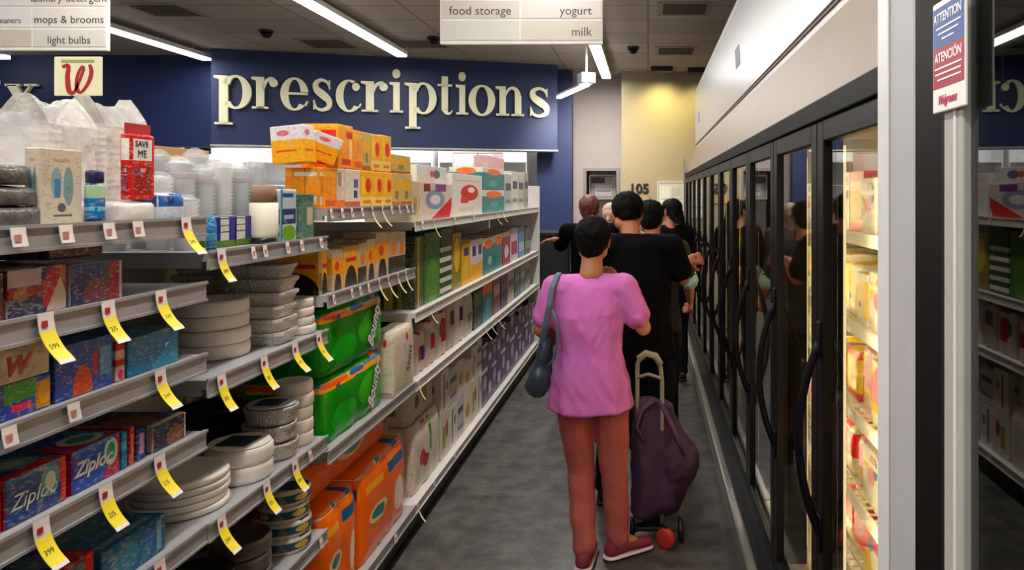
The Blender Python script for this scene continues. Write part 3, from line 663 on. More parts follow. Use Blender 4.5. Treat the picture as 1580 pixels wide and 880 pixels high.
plate_stack(300, -1.24, .095, z, 3, .045, m_darkpan, 'black pan', 'on lowest pan shelf nearest camera', cat='pan')
# dark pans deep under the middle tiers
plate_stack(300, -1.50, .08, D(LA[0])+.0, 3, .05, m_darkpan, 'black tray', 'deep on lowest near shelf', cat='pan')

# --- top of the near shelf: clear bags, spoon box, tube, red pack
z = D(LA[5])
def clear_bag(label, px, X, zz, w_, d, h, seed, inner=True, tint='#f1ebe4', al=.42):
    Y = Yof(px, X); t_ = thing('clear_bag', label, 'bag', (X, Y, zz))
    b = B(); box(b, -d/2, d/2, -w_/2, w_/2, 0, h); bmesh.ops.subdivide_edges(b, edges=b.edges[:], cuts=13, use_grid_fill=True)
    for v in b.verts:
        t = v.co.z/h; n = noise.noise(Vector((v.co.x*16+seed, v.co.y*16, v.co.z*11))); n2 = abs(noise.noise(Vector((v.co.x*45, v.co.y*45+seed, v.co.z*38))))
        k = max(0, (t-.80)/.20); cy = abs(v.co.y)/(w_/2); v.co.x *= (1-.75*k**1.2)*(1+.06*n-.07*n2); v.co.y *= (1+.03*n)*(1-.06*k)
        if t > .8: v.co.z += k*(.022*(cy**2)-.01+.02*noise.noise(Vector((v.co.y*30+seed, 3, 1))))
    finish('film', b, mat('milky_film_%s' % tint, tint, .18, alpha=al, noisy=.05, bump=.9, scale=34), t_, False)
    if inner:
        m = mat('white_foam_cup', '#e6ded4', .6, noisy=.03); m2 = mat('pinkish_print', '#d7b0a8', .6, noisy=0)
        nx = max(1, int(w_/.075)); 
        for i in range(nx):
            b = B(); P = []; r = .031; zz2 = .004
            while zz2 < h*.78: P += [(r*.86, zz2), (r, zz2+.012), (r*1.04, zz2+.0145)]; zz2 += .016
            lathe(b, [(.001, .004)]+P+[(.001, zz2)], 18); q = finish('cup_sleeve', b, m, t_, True); q.location = (0, -w_/2+(i+.5)*w_/nx, 0)
    return t_
clear_bag('tall clear bag of white foam cups beneath red script sign, left', 72, -1.32, z, .135, .12, .265, 1.3)
clear_bag('tall clear bag of white foam cups behind red packet', 161, -1.32, z, .15, .12, .28, 8.1)
clear_bag('crumpled clear bag at left edge of topmost shelf', -8, -1.50, z, .16, .12, .25, 4.4, tint='#b9bec8', al=.35)
nb(z, 60, 128, .15, -1.165, [('e', .38, .55, .13, .2, '#8fa5ae'), ('e', .66, .5, .12, .26, '#7f9a98'), ('r', .33, .35, .47, .6, '#4f80a4'), ('e', .5, .22, .1, .06, '#5a5660'), ('r', .3, .1, .75, .13, '#6e625c'), ('r', .3, .82, .7, .86, '#b6a692')], '#d2c6b6', 'cutlery_box', 'tall cream box pictured with blue spoons on topmost shelf', 'box', depth=.03)
# tube
Y = Yof(146, -1.17); t_ = thing('bottle', 'slim blue bottle with purple cap beside spoon box', 'bottle', (-1.17, Y, z))
b = B(); lathe(b, [(.001, 0), (.0165, 0), (.0185, .006), (.0185, .075), (.016, .082), (.001, .083)], 24); finish('body', b, print_mat('#2b6f9f', [('r', 0, .62, 1, .95, '#a7bfa0'), ('r', 0, 0, 1, .1, '#24285c'), ('r', .2, .3, .8, .4, '#7fb6cc')]), t_, True)
b = B(); lathe(b, [(.013, .083), (.0165, .084), (.0165, .106), (.014, .11), (.001, .11)], 24); finish('cap', b, mat('purple_cap', '#2c2358', .35), t_, True)
# low white pack then red pack standing upon it
soft_pack('napkin_pack', 'low wrinkled white film pack under the red packet', 'pack', -1.165, *span(-1.165, 178, 238), z, .04, .08, mat('white_film_pack', '#ddd3cb', .3, noisy=.06, bump=.5), .005, 3)
y0, y1 = span(-1.18, 192, 232); Yc = (y0+y1)/2
t_ = thing('hanging_packet', 'red hanging packet with white printed panel in front of bags', 'packet', (-1.18, Yc, z+.047))
b = B(); w_ = y1-y0-.004; box(b, -.012, .012, -w_/2, w_/2, 0, .15, .004); finish('pouch', b, print_mat('#c01527', [('r', .12, .6, .88, .93, '#efe6df'), ('r', .15, .08, .85, .5, '#8e0f1c'), ('r', .4, .42, .6, .48, '#d6a0a0')]), t_)
text('lettering', 'SAVE', .02, (.0126, -.026, .122), AISLE, m_blk, t_, ext=.0003); text('lettering', 'ME', .024, (.0126, -.018, .098), AISLE, m_blk, t_, ext=.0003)
b = B(); box(b, -.002, .002, -w_/2, w_/2, .15, .175); finish('header_card', b, m_red, t_)
# small colourful boxes seen in front of the cup tier below the near top shelf
# red script sign on a post
Y = Yof(126, -1.6); t_ = thing('shelf_topper_sign', 'cream rounded sign with red script W above clear bags', 'sign', (-1.602, Y, 1.602))
b = B(); box(b, -.004, .004, -.006, .006, 0, .36); finish('post', b, m_steel, t_)
b = B(); bw = .067; box(b, -bw, bw, -.012, -.006, .335, .445, .0025); s_ = finish('sign_board', b, mat('cream_sign_board', '#f1eec4', .5, noisy=.02), t_)
def script_w(par, s, loc, m, face='-y', th=.0012, nm='emblem'):
    b = B(); segs = stroke([(-.50, .42, .10), (-.30, .46, .12), (-.33, .1, .15), (-.28, -.36, .16), (-.12, -.42, .10), (.06, -.05, .09), (.2, .36, .10), (.12, .4, .08), (-.02, .05, .1), (.0, -.34, .13), (.14, -.4, .09), (.36, -.1, .12), (.46, .25, .13), (.4, .5, .10)], 5)
    fn = (lambda u, v, d: Vector((u*s, -d, v*s))) if face == '-y' else (lambda u, v, d: Vector((d, u*s, v*s)))
    a, c = segs[0][1], segs[0][2]
    for i in range(len(a)-1): prism(b, [a[i], a[i+1], c[i+1], c[i]], fn, 0, th)
    q = finish(nm, b, m, par); q.location = loc; return q
script_w(s_, .085, (0, -.0122, .380), m_red)
b = B(); box(b, -.046, .046, -.0128, -.0118, .428, .436); finish('faded_print_line', b, mat('olive_print', '#a5a858', .5, noisy=0), s_)

# --- cup shelf
z = D(LB[3]); m_cup = mat('clear_cup_plastic', '#b4b4b2', .25, alpha=.9, noisy=.06, scale=40); m_cupw = mat('white_cup_plastic', '#d0cbc6', .4, noisy=.05)
m_cupp = mat('mauve_ring', '#a98f96', .4, noisy=.05)
def cup_sleeve(px, X, r, h, label, m, top=None, ring_=None):
    Y = Yof(px, X); t_ = thing('cup_stack', label, 'cups', (X, Y, z), group='sleeves of stacked cups')
    b = B(); P = [(.001, 0), (r*.72, 0)]; zz = .0; body = h-.06; P += [(r*.8, .03), (r*.95, .062)]; zz = .062
    while zz < h-.012: P += [(r, zz), (r*.80, zz+.004)]; zz += .011
    P += [(r*.9, h-.006), (.001, h)]
    lathe(b, P, 24); finish('cups', b, m, t_, True)
    b = B(); P = [(.001, -.0), (r*1.06, .0), (r*1.08, h*.5), (r*1.05, h*.97), (r*.5, h*1.04), (.001, h*1.06)]; rings = 20
    lathe(b, P, rings, wav=.03, nw=5); finish('film', b, m_film, t_, True)
    if ring_:
        b = B(); lathe(b, [(r*1.0, h*.80), (r*1.015, h*.81), (r*1.015, h*.86), (r*1.0, h*.87)], 24); finish('band', b, ring_, t_, True)
    return t_
names = ['first', 'second', 'third', 'fourth', 'fifth', 'sixth', 'seventh']
for i in range(7):
    Yc = 1.95+.088*i; cup_sleeve(VX+F*(-1.41)/Yc, -1.41, .035, .25+.014*((i*5) % 3), 'tall clear cup stack, back row, %s from left' % names[i], m_cup if i % 3 else m_cupw, ring_=m_cupp if i % 2 else None)
for i in range(6):
    Yc = 1.99+.096*i; cup_sleeve(VX+F*(-1.32)/Yc, -1.32, .036, (.2, .24, .225, .25, .235, .26)[i], 'clear cup stack, middle row, %s from left' % names[i], m_cupw if i in (0, 3) else m_cup, ring_=m_cupp if i in (1, 2, 4) else None)
for i, Yc in enumerate((1.97,)):
    cup_sleeve(VX+F*(-1.235)/Yc, -1.235, .033, (.14, .2, .225)[i], 'clear cup stack, front row, %s' % ('leftmost',)[i], m_cup if i else m_cupw)
# cups hanging over the near top shelf end
zold = z; z = D(LA[5])
soft_pack('wipe_pack', 'blue and white printed film pack among clear cups', 'pack', -1.17, *span(-1.17, 243, 284), z, .06, .065, print_mat('#cfd3da', [('r', .05, .45, .9, .95, '#2f5f9a'), ('e', .4, .7, .15, .2, '#1c2f6e')], .3), .006, 9)
z = zold
Y = Yof(326, -1.15); t_ = thing('bottle', 'slim blue bottle at front left of clear cups', 'bottle', (-1.15, Y, z))
b = B(); lathe(b, [(.001, 0), (.011, 0), (.0125, .004), (.0125, .072), (.009, .08), (.008, .092), (.001, .093)], 20); finish('body', b, print_mat('#2a78a6', [('r', 0, .3, 1, .5, '#5d9cc0'), ('r', 0, 0, 1, .08, '#1b4a78')]), t_, True)
# white sleeve with tan top
Y = Yof(407, -1.17); t_ = thing('cup_stack', 'white paper cup sleeve with tan top standing before clear cups', 'cups', (-1.17, Y, z+.018))
b = B(); lathe(b, [(.001, 0), (.038, 0), (.040, .01), (.040, .105), (.001, .106)], 28); finish('sleeve', b, mat('cream_paper', '#e3dac6', .5, noisy=.03), t_, True)
b = B(); lathe(b, [(.037, .106), (.038, .106), (.034, .155), (.03, .158), (.001, .158)], 28); finish('top', b, mat('tan_paper', '#9a7560', .5, noisy=.05), t_, True)
b = B(); lathe(b, [(.03, -.018), (.038, -.017), (.038, 0)], 28); finish('foot', b, m_darkpan, t_, True)
for a, lab, sh in ((340, 'navy and white striped napkin pack among cups, left', 0), (365, 'navy and white striped napkin pack among cups, right', 1)):
    nb(z, a, a+24, .085, -1.19, [('r', .55, .2, 1, 1, '#2b2a78'), ('r', 0, .92, .6, .96, '#222'), ('r', 0, .7, .6, .73, '#222'), ('r', 0, .48, .6, .52, '#222'), ('r', 0, .0, 1, .22, '#5d7a38')], '#cfd0cc', 'napkin_pack', lab, 'pack', depth=.08)
nb(z, 433, 458, .165, -1.155, [('r', .1, .32, .95, .62, '#202c66'), ('r', .2, .42, .8, .5, '#9fb3cf'), ('e', .5, .14, .45, .16, '#6f9a2a'), ('d', 0, 1, .95, '#dfe3e6'), ('r', .1, .84, .8, .92, '#24468c'), ('r', 0, 0, .1, 1, '#3f7f8a')], '#b9c4cc', 'wipe_pack', 'tall white and navy pack with green circle by tan-topped sleeve', 'pack', depth=.09)
nb(z, 462, 485, .15, -1.155, [('r', .5, .3, .9, .7, '#b8b49c'), ('r', 0, .8, 1, 1, '#2f5a48')], '#4d6f62', 'wipe_pack', 'green tall pack at right end of cup shelf', 'pack', depth=.09)
# cartons on the far side deck seen over the shelf
carton('cardboard_box', 'tan cardboard box behind the red packet, beyond the shelves', 'box', -1.74, 2.45, 2.93, 1.602, .23, .22, mat('cardboard', '#b08a55', .7, noisy=.05))

# --- yellow boxes section
z = D(LM[2]); YEL = '#f0a814'
def yb(zz, a, c, h, label, kind, X=-1.15, depth=.14, rz=0.):
    K = {'o': ('#f2a10e', [('r', 0, .78, 1, .9, '#f7c23a'), ('r', .1, .05, .9, .2, '#e0661e'), ('r', .15, .3, .2, .75, '#d88a10'), ('r', .45, .3, .5, .75, '#c97c10')]),
         'w': ('#d9c9b6', [('r', .1, .55, .5, .9, '#9c8f8f'), ('r', 0, 0, 1, .2, '#ee8a1a'), ('r', .6, .25, .8, .9, '#e9e0d4')]),
         'q': ('#e4dacd', [('r', .55, .25, .8, .45, '#3c3f66'), ('r', .55, .52, .85, .75, '#55659a'), ('r', 0, 0, 1, .16, '#c46a5a')]),
         'y': ('#f4b81a', [('e', .6, .6, .22, .2, '#d8452c'), ('r', 0, .02, 1, .28, '#f0d48a'), ('r', .1, .35, .35, .85, '#f7cf4a'), ('r', .2, .1, .8, .18, '#e07a1e')]),
         'm': ('#c9b27a', [('r', 0, .5, 1, .75, '#e8b32c'), ('r', .3, .2, .6, .45, '#8d7a4a'), ('r', 0, .0, 1, .12, '#b46a3a')]),
         'R': ('#f2a516', [('r', .25, .08, .85, .22, '#d94a22'), ('r', .0, .9, 1, 1, '#f6b72a'), ('r', .55, .7, .95, .86, '#c92a2a'), ('e', .85, .45, .1, .25, '#f7dc9a')]),
         'k': ('#e7a90f', [('e', .5, -.1, .44, .62, '#1c1713'), ('r', .15, .62, .85, .72, '#c8401e'), ('r', 0, .88, 1, 1, '#b99a5a')]),
         'b': ('#cdb89c', [('e', .5, -.1, .35, .55, '#2a211c'), ('r', 0, .4, 1, .8, '#e8a51c'), ('e', .4, .6, .2, .12, '#c9541e')]),
         't': ('#bfae98', [('r', .0, .0, 1, .4, '#39302c'), ('e', .5, .6, .3, .16, '#d88d22')])}[kind]
    y0, y1 = span(X, a, c); o = carton('trash_bag_box', label, 'box', X, y0+.002, y1-.002, zz, h, depth, print_mat(*K)); o.rotation_euler = (0, 0, rz); return o
low = [(500, 520, 'o'), (520, 533, 'w'), (533, 556, 'q'), (556, 576, 'y'), (576, 592, 'y'), (592, 606, 'y'), (606, 620, 'm'), (620, 636, 'm')]
for i, (a, c, k) in enumerate(low): yb(z, a, c, .148, 'yellow orange trash bag box, bottom row, %s from left' % ORD[i], k)
up = [(521, 545, 'R', .165), (545, 560, 'o', .155), (560, 573, 'm', .155), (573, 588, 'y', .155), (588, 604, 'y', .16), (606, 634, 'm', .085)]
for i, (a, c, k, h) in enumerate(up): yb(z+.15, a, c, h, 'yellow orange trash bag box, upper row, %s from left' % ORD[i], k, X=-1.155)
def tilt_box(px, py, X, Y, sx, sy, sz, label, rot, m):
    b = B(); box(b, -sx/2, sx/2, -sy/2, sy/2, -sz/2, sz/2, .003); o = finish('trash_bag_box', b, m); o.location = (X, Y, Zof(py, Y)); o.rotation_euler = rot; tag(o, label, 'box'); return o
mtb = print_mat('#e7e2e4', [('r', 0, 0, 1, .62, '#efb21b'), ('r', .15, .3, .8, .36, '#d86a2a'), ('e', .4, .8, .2, .08, '#d97a8a')])
tilt_box(456, 224, Xof(456, 2.59), 2.575, .12, .075, .13, 'white and yellow box tilted on top of yellow boxes, left', (.0, -.08, -.15), mtb)
tilt_box(500, 228, Xof(500, 2.69), 2.69, .10, .09, .10, 'white and yellow box tilted on top of yellow boxes, right', (.1, .35, .5), mtb)
carton('trash_bag_box', 'orange box end behind tilted white and yellow boxes', 'box', -1.152, 2.592, 2.618, z, .145, .10, print_mat('#e39a1c', [('r', .1, .1, .9, .3, '#e8dccf'), ('r', .45, 0, .5, 1, '#b9741a'), ('r', .1, .8, .9, .9, '#efe3d0')]))
z = D(LM[1])
for i, (a, c, k, h, X) in enumerate(((513, 530, 'b', .15, -1.15), (530, 553, 'k', .155, -1.15), (553, 566, 't', .16, -1.15), (566, 580, 'b', .17, -1.15), (580, 600, 'b', .19, -1.15), (600, 614, 't', .185, -1.15), (614, 626, 't', .18, -1.15))):
    yb(z, a, c, h, 'yellow and black bag box on middle shelf, %s from left' % ORD[i], k, X=X)
carton('trash_bag_box', 'large yellow box with black arc facing down the aisle', 'box', -1.155, 2.592, 2.66, z, .155, .26, print_mat('#eab01a', [('e', .68, -.05, .34, .55, '#1c1713'), ('r', .42, .6, .95, .7, '#c8401e'), ('r', 0, 0, .36, 1, '#bda27a'), ('r', .05, .1, .3, .5, '#6a5a40')]))

# green paper towel packs and orange packs
m_tw = print_mat('#388c2a', [('r', 0, .78, 1, .93, '#e8a61c'), ('r', 0, .93, 1, 1.1, '#dfe6e0'), ('r', .62, .86, 1, 1.02, '#2f86ad'), ('E', .5, .86, .12, .05, '#3d5a9a'), ('E', .72, .45, .2, .27, '#5cb844'), ('E', .3, .3, .2, .2, '#46ad34'), ('r', .02, .82, .35, .9, '#e06a2a')], .25, detail=False)
for k, (zz, h, lab) in enumerate(((D(LM[0]), .235, 'green paper towel pack with script lettering, lower of two stacked'), (D(LM[0])+.25, .235, 'green paper towel pack with script lettering, upper of two stacked'))):
    y0, y1 = 2.63, 3.22; o = soft_pack('paper_towel_pack', lab, 'paper towels', -1.155, y0, y1, zz, h, .28, m_tw, .014, 5+k, scal=4)
    q = put_text(o, 'Bounty', .105, .10, .075, m_wht, x=.022, bold=.0022, sx=1.3, vertical=False, shear=.3)
    q.rotation_euler = (PI/2, 0, PI/2); q.location = (.019, -.03, .06)
    M_ = Matrix.Translation((.019, .12, .02)) @ Matrix.Rotation(math.radians(62), 4, 'X') @ Matrix.Rotation(PI/2, 4, 'Z') @ Matrix.Rotation(PI/2, 4, 'X'); q.matrix_basis = M_ @ Matrix.Diagonal((.6, .85, 1, 1))
    q2 = text('lettering', 'Bounty', .105, (0, 0, 0), (0, 0, 0), mat('navy_outline', '#1c2a6a', .4, noisy=0), o, ext=.0003, bold=.007, shear=.3); q2.matrix_basis = Matrix.Translation((-.0012, 0, 0)) @ M_ @ Matrix.Diagonal((.6, .85, 1, 1))
    q3 = text('lettering', '=8', .03, (0.0168, -.23, h*.82), AISLE, m_navy, o, ext=.0004, bold=.001)
m_or = print_mat('#ea7c16', [('r', 0, .93, 1, 1.1, '#eadccb'), ('E', .35, .42, .18, .1, '#efd7a8'), ('E', .35, .42, .13, .06, '#2b7a8a'), ('r', .55, .72, .95, .84, '#2a5f86'), ('r', .1, .72, .45, .8, '#f0b060'), ('E', .80, .35, .10, .2, '#f3ead6')], .25, detail=False)
z = D(.114)
soft_pack('paper_towel_pack', 'orange paper towel pack on bottom shelf, nearest', 'paper towels', -1.15, 2.60, 2.92, z, .36, .26, m_or, .012, 20, scal=2)
soft_pack('paper_towel_pack', 'orange paper towel pack with white top, below green packs', 'paper towels', -1.15, 2.95, 3.50, z, .37, .26, m_or, .012, 21, scal=4)
soft_pack('paper_towel_pack', 'orange paper towel pack lying behind, above the orange packs', 'paper towels', -1.22, 2.62, 3.45, z+.385, .13, .24, print_mat('#d96c18', [('e', .5, .6, .16, .24, '#e9c890'), ('e', .5, .6, .1, .14, '#6b8f8a'), ('d', 1, .2, .95, '#e88a2c')], .25), .01, 22, scal=3)

# --- pale far units
def rpack(r, pal):
    base = r.choice(pal[0]); sh = []
    for k in range(r.randint(2, 4)):
        c = r.choice(pal[1]); t_ = r.random()
        if t_ < .4: v = r.uniform(.1, .7); sh.append(('r', r.uniform(0, .2), v, r.uniform(.6, 1), v+r.uniform(.08, .3), c))
        elif t_ < .75: sh.append(('e', r.uniform(.3, .7), r.uniform(.3, .75), r.uniform(.15, .35), r.uniform(.1, .25), c))
        else: sh.append(('d', r.choice([-1, 1]), r.choice([-.6, .6]), r.uniform(.5, .9), c))
    return base, sh
CN = {'#e6ded2': 'white', '#dcd3c6': 'cream', '#4a2f6e': 'purple', '#1d7f86': 'teal', '#b8222e': 'red', '#2b4f96': 'blue', '#3f7a2a': 'green', '#e8b51f': 'yellow', '#3a3a44': 'charcoal', '#d9d4dc': 'pale lilac', '#7a2f3e': 'maroon', '#9aa7b2': 'grey blue'}
z = D(LC[2])
tealm = print_mat('#1a7f80', [('r', 0, .72, 1, 1, '#e4ded2'), ('e', .5, .8, .36, .16, '#ee7a2a'), ('e', .5, .35, .2, .15, '#5aa6a4')])
XR = -1.16
o = nb(z, 648, 697, .19, XR, [('d', .9, -1, .28, '#c01c2a'), ('e', .45, .55, .3, .28, '#8c96b4'), ('e', .45, .55, .16, .14, '#e9e3e0'), ('r', .1, .78, .3, 1, '#7b1f24'), ('r', .45, .78, .8, 1, '#7a3f8a'), ('d', 1, -.2, .93, '#e3ddd6')], '#d9cfc6', 'paper_pack', 'white pack with red corner and blue swirl, top pale shelf', 'pack', depth=.2)
nb(z, 643, 690, .095, XR-.02, [('e', .62, .55, .12, .25, '#6a6a80'), ('e', .46, .55, .06, .2, '#d86a50')], '#e9e6e2', 'paper_pack', 'long white carton lying on top of swirl pack', 'pack', depth=.2, lift=.192)
nb(z, 637, 648, .2, XR, [('r', .1, .2, .6, .6, '#b9a25a')], '#cfc4a8', 'paper_pack', 'narrow pale pack at near end of top pale shelf', 'pack')
nb(z, 698, 744, .26, XR, [('e', .55, .55, .3, .2, '#c8283a'), ('r', .25, .3, .5, .45, '#d44a5a'), ('e', .6, .62, .12, .07, '#efe6e4'), ('r', .1, .82, .9, .86, '#cfc5bd'), ('r', .2, .1, .7, .2, '#dcd0b8')], '#e8e3de', 'paper_pack', 'tall white pack with red print, top pale shelf', 'pack')
nb(z, 745, 778, .165, XR, tealm and [('r', 0, .72, 1, 1, '#e4ded2'), ('e', .5, .8, .36, .16, '#ee7a2a'), ('e', .5, .35, .2, .15, '#5aa6a4')], '#1a7f80', 'paper_pack', 'teal pack with orange top, lower of pair on top shelf', 'pack')
nb(z, 745, 778, .16, XR, [('r', 0, .78, 1, 1, '#e4ded2'), ('e', .5, .84, .3, .14, '#ee7a2a'), ('e', .45, .3, .2, .15, '#5aa6a4')], '#1a7f80', 'paper_pack', 'teal pack with orange top, upper of pair on top shelf', 'pack', lift=.167)
for i, (a, c, h, col) in enumerate(((779, 789, .3, '#b9c2c4'), (790, 799, .33, '#dcd8d4'), (800, 808, .32, '#c9c9c2'), (809, 815, .34, '#a9aca4'))):
    nb(z, a, c, h, XR, [('r', .1, .55, .9, .75, '#46525c'), ('r', .1, .2, .9, .3, '#7e8f8a')], col, 'paper_pack', 'tall grey and white pack, %s beyond teal packs on top shelf' % ORD[i], 'pack')
nb(z, 752, 778, .48, -1.42, [], '#c9a7a9', 'paper_pack', 'pinkish carton standing behind the teal packs', 'pack', depth=.12)
z = D(LC[1])
for i, (a, c, h, base, shp, lab) in enumerate((
    (640, 654, .36, '#343a1e', [('r', .3, 0, .5, 1, '#b9a82a'), ('r', .6, 0, .7, 1, '#77802a')], 'dark olive pack with yellow stripe'),
    (655, 679, .37, '#2f6a24', [('e', .5, .3, .4, .3, '#4f8a34'), ('r', .0, .8, 1, 1, '#274a1c')], 'leafy green tall pack'),
    (680, 697, .38, '#1d3a1c', [('r', 0, .05*1, 1, .12, '#d9dccb'), ('r', 0, .2, 1, .27, '#d9dccb'), ('r', 0, .35, 1, .42, '#d9dccb'), ('r', 0, .5, 1, .57, '#d9dccb'), ('r', 0, .65, 1, .72, '#d9dccb')], 'black and white striped pack'),
    (698, 712, .34, '#8a7d1c', [('e', .5, .6, .3, .3, '#e0c21e')], 'mustard tall pack'),
    (713, 726, .26, '#e2b31c', [('r', .2, .7, .8, .9, '#5a3f7a'), ('e', .5, .4, .4, .2, '#efc832')], 'yellow pack with purple patch'),
    (727, 745, .27, '#dcd6dc', [('r', .1, .6, .4, .85, '#3b3f6a'), ('r', .6, .6, .9, .85, '#3b3f6a'), ('d', 0, -1, -.4, '#e8b81e')], 'white pack with yellow base'),
    (746, 762, .26, '#17787e', [('r', 0, .8, 1, 1, '#e9e0d6'), ('e', .5, .82, .45, .12, '#ec7428'), ('e', .6, .35, .2, .12, '#9ec4b4')], 'teal and orange pack, first of two'),
    (763, 775, .265, '#17787e', [('r', 0, .8, 1, 1, '#e9e0d6'), ('e', .5, .82, .45, .12, '#ec7428')], 'teal and orange pack, second of two'),
    (776, 787, .27, '#8e2032', [('r', 0, .85, 1, 1, '#d6b7b0'), ('e', .5, .4, .3, .2, '#d9cfd2')], 'dark red pack'),
    (788, 799, .28, '#d0c2cc', [('r', .1, .2, .9, .6, '#a4526a')], 'pale pink pack'),
    (800, 809, .28, '#5f85b8', [('r', .1, .2, .9, .5, '#c8ccd6')], 'sky blue pack'),
    (810, 818, .26, '#3a4f48', [('r', .1, .2, .9, .5, '#8c9c90')], 'dark green grey pack'))):
    nb(z, a, c, h, XR, shp, base, 'paper_pack', lab+' on the second pale shelf', 'pack', depth=.22)
z = D(LC[0])
for i, (a, c, h, base, shp, lab) in enumerate((
    (641, 657, .20, '#cfc4b2', [('r', .2, .3, .9, .65, '#a32a34'), ('r', .55, .3, .85, .6, '#2c3c6c')], 'cream roll pack with red and blue label'),
    (658, 672, .23, '#cbbfae', [('r', .3, .35, .9, .7, '#b3303a')], 'cream roll pack with red label'),
    (673, 690, .25, '#c9bdb0', [('e', .5, .6, .3, .22, '#2c4a3c'), ('r', .5, .3, .8, .8, '#b8333e')], 'cream roll pack with green and red label'),
    (691, 702, .27, '#b9aea4', [('r', .2, .5, .8, .8, '#4a4438')], 'taupe roll pack with dark print'),
    (703, 716, .28, '#d2cac4', [('r', .3, .45, .8, .75, '#37345c')], 'white roll pack with navy print'),
    (717, 730, .275, '#c3bdb6', [('r', .2, .3, .7, .5, '#6a7a6c')], 'light grey roll pack'),
    (731, 744, .25, '#23352c', [('r', .1, .6, .9, .9, '#4f6a2c')], 'dark green pack'),
    (745, 760, .27, '#187a86', [('r', 0, .72, 1, .98, '#e0762c'), ('e', .5, .4, .25, .2, '#66b2b4')], 'teal pack with orange band'),
    (761, 772, .27, '#7e4450', [('r', .1, .5, .9, .8, '#d0a6a2')], 'mauve red pack'),
    (773, 783, .27, '#2c2746', [('r', .1, .5, .9, .7, '#6a5a90')], 'dark violet pack'),
    (784, 793, .27, '#b9b2b8', [('r', .1, .5, .9, .7, '#5a4a80')], 'grey and violet pack'),
    (794, 802, .27, '#4a7060', [('r', .1, .5, .9, .7, '#9ab0a8')], 'sage green pack'),
    (803, 810, .27, '#8892a8', [('r', .1, .5, .9, .7, '#d0d4dc')], 'steel blue pack'),
    (811, 818, .27, '#a8a2a4', [('r', .1, .5, .9, .7, '#4a5a52')], 'warm grey pack'))):
    y0, y1 = span(XR, a, c)
    if i < 6: soft_pack('toilet_paper_pack', lab+' on the third pale shelf', 'toilet paper', XR, y0+.003, y1-.003, z, h, .22, print_mat(base, shp, .3), .008, 30+i, scal=2)
    else: nb(z, a, c, h, XR, shp, base, 'paper_pack', lab+' on the third pale shelf', 'pack', depth=.22)
# loose pack leaning out at the junction
y0, y1 = 3.16, 3.54
o = soft_pack('napkin_pack', 'cream upright pack with black script beside green towel packs', 'pack', -1.13, 3.27, 3.56, D(.71), .29, .10, print_mat('#e3d9c6', [('e', .62, .82, .08, .06, '#c9524a'), ('r', .1, .05, .9, .08, '#b8ab94')], .3), .006, 50)
q = put_text(o, 'Scott', .075, 0, .1, mat('charcoal_print', '#2d2c30', .4, noisy=0), x=.012); q.matrix_basis = Matrix.Translation((.011, .05, .07)) @ Matrix.Rotation(math.radians(70), 4, 'X') @ Matrix.Rotation(PI/2, 4, 'Z') @ Matrix.Rotation(PI/2, 4, 'X') @ Matrix.Diagonal((.8, 1, 1, 1))
z = D(.114)
soft_pack('toilet_paper_pack', 'white roll pack with red and green print on bottom shelf', 'toilet paper', XR, 3.66, 4.12, z, .33, .26, print_mat('#ded5c4', [('e', .28, .45, .1, .12, '#b8242e'), ('e', .4, .36, .08, .1, '#b8242e'), ('r', .5, .45, .62, .85, '#4f8a34'), ('r', .8, .2, .84, .8, '#b9c0a8'), ('r', 0, .95, 1, 1.1, '#efe8da')], .3), .01, 60, scal=3)
soft_pack('toilet_paper_pack', 'roll pack with dark green patch beside orange pack', 'toilet paper', XR-.12, 3.56, 3.65, z, .40, .14, print_mat('#c7bca6', [('r', .1, .3, .9, .6, '#24603a')], .3), .006, 61, scal=1)
soft_pack('toilet_paper_pack', 'cream roll pack lying on the red and green roll pack', 'toilet paper', XR-.03, 3.66, 4.10, z+.345, .17, .22, print_mat('#cfc3ae', [('r', .5, .3, .7, .8, '#6a8a3a'), ('e', .3, .5, .08, .2, '#4a3a34')], .3), .008, 62, scal=3)
r6 = random.Random(11)
cols = [('#d6cdbd', [('r', .2, .2, .5, .7, '#8fa04a'), ('e', .7, .6, .15, .2, '#b4432e')], 'cream pack with green and red print'), ('#ded9d0', [('r', .3, .1, .45, .9, '#4a5a6c'), ('e', .7, .6, .15, .12, '#7e8894')], 'white pack with slate stripe'), ('#c9c4c4', [('r', .1, .6, .9, .75, '#3d4a66'), ('r', .1, .2, .9, .3, '#6a7488')], 'grey pack with navy bands'), ('#e2dccf', [('e', .5, .5, .3, .2, '#c2a24a')], 'ivory pack with gold spot'),
        ('#4a2f62', [('e', .5, .6, .3, .2, '#b9a8cc'), ('r', 0, .9, 1, 1, '#cfc6d6')], 'purple pack with lilac spot'), ('#b9b4c2', [('r', .1, .3, .9, .7, '#3c2a58')], 'lilac pack with purple panel'), ('#2c2048', [('r', .1, .5, .9, .8, '#8a7ab0')], 'deep violet pack'), ('#3f2a5c', [('r', .2, .2, .8, .5, '#d0c8dc')], 'dark purple pack'), ('#d8d4dc', [('r', .0, .0, 1, .3, '#5a3a78')], 'white pack with purple base'), ('#c6cabc', [('e', .5, .5, .3, .3, '#4f7a4a')], 'pale pack with green oval')]
y = 4.14; i = 0
mats = [print_mat(c[0], c[1], .35) for c in cols]
